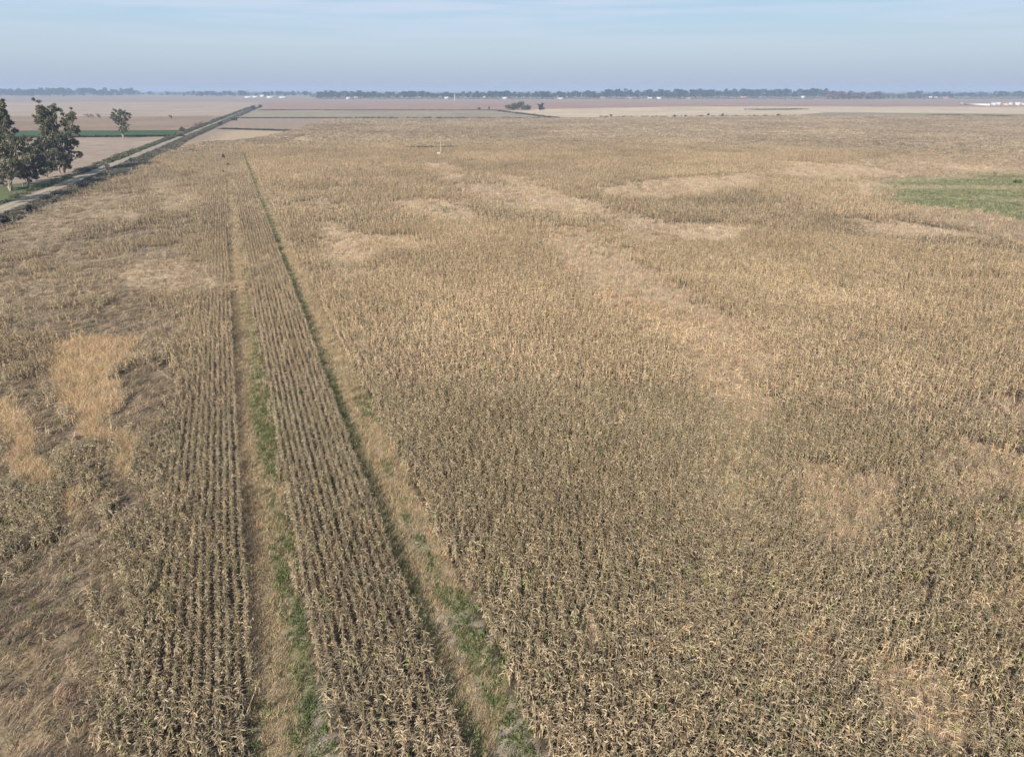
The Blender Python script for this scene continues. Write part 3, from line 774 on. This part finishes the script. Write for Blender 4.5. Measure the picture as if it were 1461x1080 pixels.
def shrub(name, base, wpx, py_top, label, col, cat='bush', group=None, seed=1, leaf=0.35, n=700, bare=False):
    rg = np.random.RandomState(seed)
    bx, by = G(*base); k = F / (by * CP + CAM_H * SP); R = wpx / k / 2; H = height_at(base, py_top)
    root = empty(name, (bx, by, 0)); tag(root, label, cat, group)
    tb = Bag(); lb = Bag()
    m = max(4, int(R * 1.2)); 
    for i in range(m):
        a = rg.uniform(0, 6.28); q = R * 0.7 * math.sqrt(rg.rand()); hh = H * rg.uniform(0.45, 0.8) * (1 - 0.3 * (q / R) ** 2)
        c = np.array([q * math.cos(a), q * math.sin(a) * 0.7, hh])
        V, Q = tube_vq([np.array([c[0] * 0.4, c[1] * 0.4, -0.1]), c * (0.75, 0.75, 0.6), c + (0, 0, H * 0.1)], [0.09, 0.06, 0.02], 4); tb.raw(V, Q, np.ones(3))
        rr = max(R * 0.42, 0.4); rz = min(rr, H * 0.42)
        leaf_cloud(lb, rg, c, (rr, rr, rz), n // m, leaf, np.array(col) * rg.uniform(0.7, 1.3))
    obj('stem', tb.mesh('stem', M_BARK), root); obj('foliage', lb.mesh('foliage', M_LEAF), root)
    return root

TH = 'thicket in the pale field'
shrub('thicket_tree', (738, 157.6), 17, 146.5, 'tallest rounded tree in the centre of the far thicket', (0.075, 0.07, 0.042), 'tree', TH, 21, 0.9, 900)
shrub('thicket_tree', (727, 157.6), 20, 150, 'low wide grey green tree on the left of the far thicket', (0.09, 0.09, 0.055), 'tree', TH, 22, 0.9, 800)
shrub('thicket_tree', (751, 157.8), 16, 150.5, 'low grey green tree on the right of the far thicket', (0.085, 0.085, 0.055), 'tree', TH, 23, 0.9, 700)
shrub('thicket_tree', (742, 156), 14, 144.5, 'brownish upright tree at the back of the far thicket', (0.09, 0.07, 0.05), 'tree', TH, 24, 0.9, 600)
shrub('bush', (683, 157.2), 6, 152.6, 'small brownish bush left of the far thicket, the left one of two', (0.11, 0.075, 0.05), 'bush', None, 25, 0.8, 200)
shrub('bush', (699, 157.2), 5, 152.4, 'small brownish bush left of the far thicket, the one nearer to it', (0.10, 0.08, 0.055), 'bush', None, 26, 0.8, 200)
shrub('bare_shrub', (124, 170.5), 9, 161, 'pale leafless shrub, left of three in a row above the green strip', (0.20, 0.165, 0.13), 'shrub', None, 27, 0.35, 260)
shrub('bare_shrub', (131, 170.5), 8, 159.5, 'pale leafless shrub, tallest and middle of three above the green strip', (0.19, 0.155, 0.12), 'shrub', None, 28, 0.35, 260)
shrub('bare_shrub', (141, 170.5), 8, 161.5, 'greyish leafless shrub, right of three in a row above the green strip', (0.15, 0.12, 0.10), 'shrub', None, 29, 0.4, 260)
shrub('bare_shrub', (244, 170), 7, 163, 'single leafless shrub in the brown field right of the lone tree', (0.15, 0.115, 0.09), 'shrub', None, 30, 0.4, 240)
shrub('bush', (262, 192), 13, 181.5, 'dark brown bush where the green strip meets the dirt road', (0.085, 0.068, 0.045), 'bush', None, 31, 0.4, 700)
shrub('bush', (284, 183), 22, 174, 'reddish bare bush beside the road beyond the green strip', (0.20, 0.13, 0.105), 'bush', None, 32, 0.35, 700)
shrub('bush', (316, 180.5), 8, 172.5, 'round dark green bush on the right side of the dirt road', (0.07, 0.085, 0.05), 'bush', None, 33, 0.5, 400)
shrub('bush', (334, 172.5), 10, 167.5, 'flat dark bush on the right side of the road, beyond the round one', (0.065, 0.065, 0.045), 'bush', None, 34, 0.6, 300)
shrub('bush', (362, 156.5), 9, 150.5, 'dark bush by the far end of the road, left of two', (0.07, 0.065, 0.055), 'bush', None, 35, 0.8, 300)
shrub('bush', (372, 155), 8, 149.5, 'dark bush by the far end of the road, right of two', (0.07, 0.065, 0.055), 'bush', None, 36, 0.8, 300)
shrub('bush', (3, 266), 8, 257, 'dark round bush at the foot of the forked tree', (0.04, 0.045, 0.03), 'bush', None, 37, 0.3, 500)
shrub('bare_shrub', (158, 253), 16, 228, 'grey leafless roadside shrub overhanging the dirt road', (0.19, 0.175, 0.15), 'shrub', None, 38, 0.22, 520)
shrub('bush', (120, 271), 16, 259, 'low dark bush on the maize side of the road, under the grey leafless shrub', (0.06, 0.05, 0.04), 'bush', None, 39, 0.3, 600)
shrub('bush', (45, 303), 17, 294, 'dark bush on the maize side of the road, lower left of the photo', (0.045, 0.045, 0.04), 'bush', None, 40, 0.3, 700)
shrub('bush', (5, 322), 24, 309, 'wide dark bush at the left edge beside the maize', (0.07, 0.06, 0.05), 'bush', None, 41, 0.3, 800)
shrub('bush', (190, 232), 15, 226, 'low dull green bush between road and maize, right of the leafless shrub', (0.09, 0.09, 0.06), 'bush', None, 42, 0.3, 400)
shrub('weed_bush', (318.5, 228), 5, 219, 'dark green weed bush in the left lane, farthest of three', (0.055, 0.075, 0.035), 'bush', None, 43, 0.3, 200)
shrub('weed_bush', (326, 238), 5, 233, 'brownish weed bush in the left lane, middle of three', (0.075, 0.07, 0.035), 'bush', None, 44, 0.3, 160)
shrub('weed_bush', (319, 247), 4, 242.5, 'small dark weed bush in the left lane, nearest of three', (0.055, 0.055, 0.03), 'bush', None, 45, 0.25, 140)
shrub('weed_bush', (1450, 262), 14, 257, 'dark weed clump in the green patch by the right edge', (0.09, 0.1, 0.04), 'bush', None, 46, 0.3, 240)
for i, (px, w_, t_) in enumerate(((872, 4, 163.2), (962, 3, 164), (978, 3, 164), (1010, 5, 162.4), (1031, 5, 162.8), (1110, 5, 162.6))):
    shrub('bush', (px, 167.2 if px < 1000 else 166.3), w_, t_, 'tiny dark bush on the border between maize and pale field', (0.11, 0.09, 0.065), 'bush', 'tiny bushes on the maize border', 50 + i, 0.7, 90)

# ------------------------------------------------------------------ distant tree belt
def belt_tree(seed, H, R, col, kind):
    rg = np.random.RandomState(seed); lb = Bag()
    V, Q = tube_vq([(0, 0, -0.5), (rg.normal(0, .3), 0, H * 0.4), (rg.normal(0, .5), 0, H * 0.8)], [0.5, 0.4, 0.15], 5); lb.raw(V, Q, np.array((0.16, 0.13, 0.1)))
    for i in range(11):
        f = rg.uniform(0.25, 0.92)
        prof = math.sin(min(1, f * 1.05) * math.pi) ** 0.5 if kind == 'round' else 0.75
        a = rg.uniform(0, 6.28); q = R * prof * rg.uniform(0.2, 0.75)
        leaf_cloud(lb, rg, (q * math.cos(a), q * math.sin(a), H * f), (R * 0.45, R * 0.45, H * 0.12), 46, 1.5, np.array(col) * rg.uniform(0.7, 1.3))
    return lb.mesh('belt_tree', M_LEAF)
BT = [belt_tree(100 + i, 18, 7.5 if i % 2 else 5.5, ((0.035, 0.045, 0.028), (0.045, 0.05, 0.03), (0.06, 0.048, 0.036), (0.035, 0.04, 0.03))[i % 4], 'round' if i % 3 else 'tall') for i in range(9)]
# (x0, x1, base row, top row, count, tail of the label)
BELT = [(-40, 95, 138.5, 126.5, 34, 'left of the dirt road'), (95, 200, 138, 126, 24, 'left of the dirt road'), (200, 260, 137.5, 131, 8, 'left of the dirt road'),
        (262, 352, 138.5, 130.5, 22, 'left of the dirt road'), (352, 445, 138.5, 131, 14, 'right of the dirt road end'), (452, 545, 142, 130.5, 26, 'right of the dirt road end'),
        (545, 700, 142.3, 131, 34, 'in the middle of the photo'), (700, 860, 142.3, 130.5, 34, 'in the middle of the photo'), (860, 1010, 142, 127.5, 34, 'right of the two white silos'),
        (1010, 1180, 141.5, 127, 34, 'right of the two white silos'), (1290, 1461, 141, 131, 26, 'at the right edge'), (1461, 1520, 141, 130, 8, 'at the right edge')]
cnt = 0
for x0, x1, yb, yt, n, tail in BELT:
    for i in range(n):
        px = x0 + (x1 - x0) * (i + RS.uniform(0.1, 0.9)) / n
        b = yb - (0 if px < 445 else 1.0) - (RS.uniform(0, 2.0) if i % 2 else RS.uniform(0, 0.6))
        if x0 == 860 and px < 935: tail2 = 'around the two white silos'
        else: tail2 = tail
        x, y = G(px, b); d = y * CP + CAM_H * SP
        top = yt + RS.rand() ** 1.3 * 5.0
        H = max(8.0, height_at((px, b), top - 1.0))
        o = obj('belt_tree', BT[RS.randint(9)], None, (x, y, 0)); k = H / 18
        o.scale = (k * RS.uniform(1.1, 1.9),) * 2 + (k,); o.rotation_euler = (0, 0, RS.uniform(0, 6.28))
        tag(o, 'hazy blue grey tree in the belt along the horizon, ' + tail2, 'tree', 'belt trees along the horizon ' + tail2)
        cnt += 1
# undergrowth and the unbroken wood behind
wb = Bag()
rg = np.random.RandomState(77)
for px in np.arange(-60, 1530, 1.6):
    if 200 < px < 262 and rg.rand() < 0.5: continue
    b = (137 if px < 445 else 140.2) - rg.uniform(0, 1.6); x, y = G(px, b); H = height_at((px, b), (130.5 if px < 445 else 132.0) + rg.uniform(-1.5, 2.5)); H = max(3, min(H, 30))
    leaf_cloud(wb, rg, (x, y, H * 0.5), (6 + H * 0.3, 10, H * 0.5), 60, 1.8, np.array((0.055, 0.06, 0.042)) * rg.uniform(0.7, 1.4))
for px in np.arange(452, 1461, 2.2):
    b = 142.4 - rg.uniform(0, 1.5); x, y = G(px, b); H = rg.uniform(2, 7)
    leaf_cloud(wb, rg, (x, y, H * 0.5), (6, 6, H * 0.5), 22, 1.2, np.array((0.085, 0.08, 0.055)) * rg.uniform(0.6, 1.5))
tag(obj('far_woodland', wb.mesh('far_woodland', M_LEAF)), 'continuous hazy wood and undergrowth along the horizon behind the belt trees', 'woodland', kind='stuff')
# reddish bare grove at the right
GR = [belt_tree(140 + i, 14, 6.5, ((0.15, 0.095, 0.075), (0.13, 0.09, 0.07))[i % 2], 'round') for i in range(3)] + [belt_tree(150, 14, 6, (0.07, 0.07, 0.05), 'round')]
for i in range(30):
    px = 1180 + 135 * (i + RS.rand()) / 30; b = 142.6 - RS.uniform(0, 1.2) - (1.0 if px > 1260 else 0); x, y = G(px, b)
    H = height_at((px, b), (130.2 if px < 1258 else 133.5) + RS.uniform(0, 3.0))
    o = obj('grove_tree', GR[RS.randint(4)], None, (x, y, 0)); k = H / 14; o.scale = (k * 1.1, k * 1.1, k); o.rotation_euler = (0, 0, RS.uniform(0, 6.28))
    tag(o, 'reddish bare tree of the dense grove right of the tree belt', 'tree', 'reddish grove trees')

# ------------------------------------------------------------------ buildings far off
def part(name, V, Q, mat, parent):
    return obj(name, mesh_from(name, V, Q, np.ones(3), mat), parent)

def house(name, px, py, wpx, hpx, label, wall=M_WHITE, roof=M_TIN, cat='house', group=None, depth=9.0, roofk=0.35, yaw=0.0, windows=2):
    x, y = G(px, py); k = F / (y * CP + CAM_H * SP); w = wpx / k; hh = hpx / k
    root = empty(name, (x, y, 0), yaw - math.atan2(x, y)); tag(root, label, cat, group)
    hw = hh * (1 - roofk); d = depth
    V, Q = box_vq(-w / 2, 0, -0.2, w / 2, d, hw); part('wall', V, Q, wall, root)
    o_ = 0.35
    V = np.array([(-w/2-o_, -o_, hw+.003), (w/2+o_, -o_, hw+.003), (w/2+o_, d+o_, hw+.003), (-w/2-o_, d+o_, hw+.003), (-w/2-o_, d/2, hh), (w/2+o_, d/2, hh)])
    me = bpy.data.meshes.new('roof'); me.from_pydata(V.tolist(), [], [(0, 1, 5, 4), (2, 3, 4, 5), (0, 4, 3), (1, 2, 5), (3, 2, 1, 0)]); me.materials.append(roof)
    obj('roof', me, root)
    dh = min(2.1, hw * 0.8)
    V, Q = box_vq(-0.5, -0.06, 0, 0.5, 0.0, dh); part('door', V, Q, M_DOOR, root)
    for i in range(windows):
        cx = (-1 if i == 0 else 1) * w * 0.3
        V, Q = box_vq(cx - min(0.8, w * .1), -0.05, hw * 0.38, cx + min(0.8, w * .1), 0.0, hw * 0.72); part('window', V, Q, M_WIN, root)
    return root

SH = 'white sheds at the far end of the dirt road'
house('shed', 354, 140, 9, 2.2, 'low white shed, leftmost of five at the far end of the dirt road', cat='shed', group=SH, depth=14)
house('shed', 364, 139.8, 7, 2.4, 'white shed second from the left of five at the road end', cat='shed', group=SH, depth=14)
house('shed', 374, 138.8, 5, 2.6, 'small white shed in the middle of five at the road end', cat='shed', group=SH)
house('shed', 385, 140.2, 8, 2.4, 'white shed fourth from the left of five at the road end', cat='shed', group=SH, depth=14)
house('shed', 403, 140.3, 9, 2.2, 'long white shed, rightmost of five at the far end of the road', cat='shed', group=SH, depth=14)
VH = 'village houses before the tree belt'
for px, py, w_, h_, wall, roof, lab in (
    (496.5, 142.2, 4.5, 3.0, M_WHITE, M_TIN, 'bright white house, leftmost of the village right of the sheds'),
    (484, 140.5, 6, 3.0, M_BRICK, M_TILE, 'brick house with tiled roof, left of the leftmost bright white house'),
    (508, 141, 5, 3.0, M_CREAM, M_TILE, 'cream house with tiled roof, just right of the leftmost bright white house'),
    (566, 139.6, 3, 3.4, M_WHITE, M_GREYROOF, 'narrow white house under tall trees left of the thin mast'),
    (573, 140, 4, 2.6, M_CREAM, M_TIN, 'cream house touching the narrow white house'),
    (600, 141, 6, 2.6, M_BRICK, M_GREYROOF, 'brick house with grey roof among trees, left of the thin mast'),
    (637, 141.4, 5, 2.6, M_WHITE, M_TIN, 'white house with metal roof, close to the left of the thin mast'),
    (692, 139.8, 5, 2.4, M_CREAM, M_TIN, 'pale house among trees between the thin mast and the far thicket'),
    (720, 141.6, 6, 2.8, M_WHITE, M_GREYROOF, 'white house directly behind the left side of the far thicket'),
    (749, 139, 5, 2.4, M_CREAM, M_TILE, 'cream house seen above the right side of the far thicket'),
    (799, 142, 8, 2.4, M_CREAM, M_GREYROOF, 'long cream house right of the far thicket'),
    (860, 141.6, 7, 2.6, M_CREAM, M_TILE, 'cream house left of the two white silos'),
    (898, 142, 8, 2.6, M_BRICK, M_GREYROOF, 'brick house close to the left of the white silos'),
    (927, 142, 6, 2.6, M_CREAM, M_TIN, 'cream house at the foot of the right silo'),
    (940, 141.8, 6, 2.6, M_WHITE, M_TIN, 'bright white house with metal roof just right of the silos'),
    (982, 142, 7, 2.4, M_CREAM, M_TILE, 'cream house with tiled roof farther right of the silos'),
    (1060, 141, 9, 3.0, M_BRICK, M_TILE, 'long brick house with tiled roof in the tree belt, left of the white pair'),
    (1145, 140.6, 5, 3.0, M_WHITE, M_TIN, 'larger white house of the pair left of the reddish grove'),
    (1152, 140.4, 3, 3.0, M_WHITE, M_GREYROOF, 'smaller white house of the pair left of the reddish grove'),
    (1327, 140.6, 4, 2.6, M_WHITE, M_TIN, 'white house right of the reddish grove'),
    (1335, 140.4, 4, 2.4, M_CREAM, M_GREYROOF, 'cream house beside the white house right of the reddish grove'),
    (1349, 142, 7, 3.0, M_BRICK, M_TILE, 'brick house with tiled roof between the grove and the long white wall'),
    (1417, 151, 6, 4.6, M_WHITE, M_GREYROOF, 'white house with grey roof next to the right end of the long wall'),
    (1424, 150.6, 4.5, 4.0, M_WHITE, M_TIN, 'small white house, second from the long wall'),
    (1434, 151, 7, 4.0, M_CREAM, M_TILE, 'cream house with tiled roof, third from the long wall'),
    (1441, 150.4, 5, 4.2, M_WHITE, M_GREYROOF, 'white house with grey roof, fourth from the long wall'),
    (1451, 151, 6, 4.2, M_WHITE, M_TIN, 'white house with metal roof, fifth from the long wall'),
    (1459, 150.8, 5, 3.8, M_CREAM, M_GREYROOF, 'cream house cut by the right edge of the photo')):
    house('house', px, py, w_, h_, lab, wall, roof, group=VH)

def silo(px, py, top, wpx, label):
    x, y = G(px, py); k = F / (y * CP + CAM_H * SP); r = wpx / k / 2; H = height_at((px, py), top)
    root = empty('silo', (x, y, 0)); tag(root, label, 'silo', 'white silos')
    V, Q = tube_vq([(0, 0, -0.2), (0, 0, H * 0.3), (0, 0, H * 0.6), (0, 0, H * 0.88)], [r] * 4, 18); part('body', V, Q, M_WHITE, root)
    V, Q = tube_vq([(0, 0, H * 0.88), (0, 0, H * 0.985), (0, 0, H)], [r * 1.05, r * 0.15, 0.05], 18); part('roof', V, Q, M_TIN, root)
    V, Q = tube_vq([(0, -r - 0.15, 0), (0, -r - 0.15, H * 0.88)], [0.15, 0.15], 4); part('ladder', V, Q, M_STEEL, root)
silo(914.5, 139.2, 130.4, 2.6, 'white silo, left of two rising from the village trees')
silo(925, 139.2, 131.0, 2.2, 'white silo, right and slimmer of two rising from the village trees')

def water_tower(px, py, top, label):
    x, y = G(px, py); k = F / (y * CP + CAM_H * SP); H = height_at((px, py), top); r = 1.4 / k
    root = empty('water_tower', (x, y, 0)); tag(root, label, 'water tower')
    V, Q = tube_vq([(0, 0, -0.2), (0, 0, H * 0.65)], [r * 0.45, r * 0.35], 10); part('column', V, Q, M_CONC, root)
    V, Q = tube_vq([(0, 0, H * 0.65), (0, 0, H * 0.7), (0, 0, H * 0.95), (0, 0, H)], [r * 0.4, r, r, r * 0.2], 14); part('tank', V, Q, M_WHITE, root)
water_tower(828.5, 141, 134.5, 'white water tower above the trees between the thicket and the silos')

def mast(px, py, top, label):
    x, y = G(px, py); H = height_at((px, py), top)
    root = empty('mast', (x, y, 0)); tag(root, label, 'mast')
    V, Q = tube_vq([(0, 0, -0.3), (0, 0, H * 0.5), (0, 0, H)], [0.9, 0.7, 0.45], 6); part('pole', V, Q, M_CONC, root)
    V, Q = box_vq(-1.2, -0.5, H * 0.94, 1.2, 0.5, H * 0.99); part('antenna', V, Q, M_WHITE, root)
mast(648.5, 144, 134.5, 'thin pale mast standing before the village trees')

def long_wall():
    a = np.array(G(1375, 150.3)); b = np.array(G(1412, 151.2)); d = b - a; L = np.linalg.norm(d)
    root = empty('boundary_wall', (a[0], a[1], 0), math.atan2(d[1], d[0])); tag(root, 'long low white boundary wall near the right edge below the horizon', 'wall')
    V, Q = box_vq(0, 0, -0.2, L, 0.3, 3.2); part('wall_panel', V, Q, M_WHITE, root)
    V, Q = box_vq(-0.1, -0.1, 3.203, L + 0.1, 0.4, 3.45); part('coping', V, Q, M_CONC, root)
long_wall()
house('shed', 1372, 150.4, 4, 3.2, 'dark brick shed at the left end of the long white wall', M_BRICK, M_GREYROOF, 'shed', windows=1)

# well pole with its pale box in the middle of the maize
def well_pole():
    x, y = G(629, 221.5); H = height_at((629, 221.5), 195.5)
    root = empty('well_pole', (x, y, 0)); tag(root, 'thin pale pole with a small head standing in the middle of the maize', 'pole')
    V, Q = tube_vq([(0, 0, -0.3), (0, 0, H * 0.5), (0, 0, H - 0.5)], [0.16, 0.13, 0.10], 8); part('post', V, Q, M_POST, root)
    V, Q = box_vq(-0.4, -0.3, H - 0.5, 0.3, 0.3, H + 0.1); part('head', V, Q, M_POST, root)
    bx, by = G(626.5, 222.6)
    r2 = empty('pump_box', (bx, by, 0)); tag(r2, 'small pale pump box at the foot of the pole in the maize', 'box')
    V, Q = box_vq(-0.85, -0.6, -0.1, 0.85, 0.6, 1.55); part('cabinet', V, Q, mat_plain('cream_paint', (0.52, 0.43, 0.33), 0.7), r2)
    V, Q = box_vq(-0.95, -0.7, 1.553, 0.95, 0.7, 1.68); part('lid', V, Q, M_CONC, r2)
well_pole()

# ------------------------------------------------------------------ haze
def build_haze():
    V, Q = box_vq(-9600, -600, -1.0, 9600, 10300, 44.0)
    m, nt, out = new_mat('haze_air')
    v = nt.nodes.new('ShaderNodeVolumePrincipled')
    v.inputs['Color'].default_value = (0.60, 0.76, 1.0, 1); v.inputs['Density'].default_value = 0.000195
    v.inputs['Anisotropy'].default_value = 0.0
    nt.links.new(v.outputs[0], out.inputs['Volume'])
    o = obj('haze', mesh_from('haze', V, Q, np.ones(3), m)); o['kind'] = 'stuff'; o['label'] = 'thin blue haze over the whole plain'; o['category'] = 'haze'
build_haze()

# ------------------------------------------------------------------ light and sky
SUN_EL = math.radians(29.8); SUN_AZ = math.radians(200.2)          # azimuth clockwise from +Y, behind the camera to the left
sd = Vector((math.sin(SUN_AZ) * math.cos(SUN_EL), math.cos(SUN_AZ) * math.cos(SUN_EL), math.sin(SUN_EL)))
L = bpy.data.lights.new('sun', 'SUN'); L.energy = 5.0; L.angle = math.radians(0.53); L.color = (1.0, 0.945, 0.865)
lo = bpy.data.objects.new('sun', L); COL.objects.link(lo); lo.rotation_euler = sd.to_track_quat('Z', 'Y').to_euler(); lo.location = (0, -50, 200)

w = bpy.data.worlds.new('World'); scene.world = w; w.use_nodes = True
nt = w.node_tree; N = nt.nodes; LK = nt.links; N.clear()
out = N.new('ShaderNodeOutputWorld'); bg = N.new('ShaderNodeBackground')
sky = N.new('ShaderNodeTexSky'); sky.sky_type = 'NISHITA'; sky.sun_disc = False
sky.sun_elevation = SUN_EL; sky.sun_rotation = SUN_AZ; sky.altitude = 50; sky.air_density = 1.0; sky.dust_density = 1.2; sky.ozone_density = 1.0
tc = N.new('ShaderNodeTexCoord')
sx = N.new('ShaderNodeSeparateXYZ'); LK.new(tc.outputs['Generated'], sx.inputs[0])
el = N.new('ShaderNodeMapRange'); el.inputs[1].default_value = 0.0; el.inputs[2].default_value = 0.5
LK.new(sx.outputs[2], el.inputs[0])
cr = N.new('ShaderNodeValToRGB'); e = cr.color_ramp.elements
K = 0.075 * 2 ** 0.47 * 10
def rgb(a, b, c): return tuple(((q / 255 + 0.055) / 1.055) ** 2.4 / K for q in (a, b, c)) + (1,)
e[0].position = 0.0; e[0].color = rgb(177, 190, 215)
e[1].position = 1.0; e[1].color = rgb(66, 96, 134)
for pos, c in ((0.03, (181, 195, 217)), (0.07, (190, 206, 222)), (0.11, (193, 212, 227)), (0.165, (185, 213, 234)), (0.24, (172, 207, 236)), (0.45, (98, 134, 176))):
    q = cr.color_ramp.elements.new(pos); q.color = rgb(*c)
LK.new(el.outputs[0], cr.inputs[0])
sc10 = N.new('ShaderNodeVectorMath'); sc10.operation = 'SCALE'; sc10.inputs['Scale'].default_value = 10.0; LK.new(cr.outputs[0], sc10.inputs[0])
fm = N.new('ShaderNodeMapRange'); fm.inputs[1].default_value = 0.2; fm.inputs[2].default_value = 1.4; fm.inputs[3].default_value = 0.92; fm.inputs[4].default_value = 0.0
LK.new(sx.outputs[2], fm.inputs[0])
sm = N.new('ShaderNodeMix'); sm.data_type = 'RGBA'
LK.new(fm.outputs[0], sm.inputs[0]); LK.new(sky.outputs[0], sm.inputs[6]); LK.new(sc10.outputs[0], sm.inputs[7])
mp = N.new('ShaderNodeMapping'); mp.inputs['Scale'].default_value = (1.8, 1.8, 38); mp.inputs['Rotation'].default_value = (0.05, 0.03, 0)
LK.new(tc.outputs['Generated'], mp.inputs[0])
ns = N.new('ShaderNodeTexNoise'); ns.inputs['Scale'].default_value = 2.2; ns.inputs['Detail'].default_value = 5; ns.inputs['Roughness'].default_value = 0.55
LK.new(mp.outputs[0], ns.inputs['Vector'])
rp = N.new('ShaderNodeMapRange'); rp.inputs[1].default_value = 0.40; rp.inputs[2].default_value = 0.62; rp.inputs[3].default_value = 0.0; rp.inputs[4].default_value = 0.75
LK.new(ns.outputs['Fac'], rp.inputs[0])
mx = N.new('ShaderNodeMix'); mx.data_type = 'RGBA'; mx.inputs[7].default_value = tuple(10 * q for q in rgb(210, 221, 241)[:3]) + (1,)
cm = N.new('ShaderNodeMapRange'); cm.inputs[1].default_value = 0.035; cm.inputs[2].default_value = 0.10
LK.new(sx.outputs[2], cm.inputs[0])
cx = N.new('ShaderNodeMath'); cx.operation = 'MULTIPLY'; LK.new(rp.outputs[0], cx.inputs[0]); LK.new(cm.outputs[0], cx.inputs[1])
LK.new(cx.outputs[0], mx.inputs[0]); LK.new(sm.outputs[2], mx.inputs[6]); LK.new(mx.outputs[2], bg.inputs['Color'])
bg.inputs['Strength'].default_value = 0.075
LK.new(bg.outputs[0], out.inputs['Surface'])

# ------------------------------------------------------------------ camera
cam = bpy.data.cameras.new('camera'); cam.sensor_width = 36; cam.lens = F / 1461 * 36; cam.clip_start = 0.5; cam.clip_end = 30000
co = bpy.data.objects.new('camera', cam); COL.objects.link(co); co.location = (0, 0, CAM_H)
co.rotation_euler = (math.pi / 2 - PITCH, 0, 0); scene.camera = co

vs = scene.view_settings
vs.view_transform = 'Standard'; vs.look = 'None'; vs.exposure = 0.47; vs.gamma = 1.0; vs.use_curve_mapping = False
scene.cycles.volume_bounces = 0
scene.cycles.use_denoising = True
scene.cycles.max_bounces = 5; scene.cycles.diffuse_bounces = 3; scene.cycles.transmission_bounces = 3
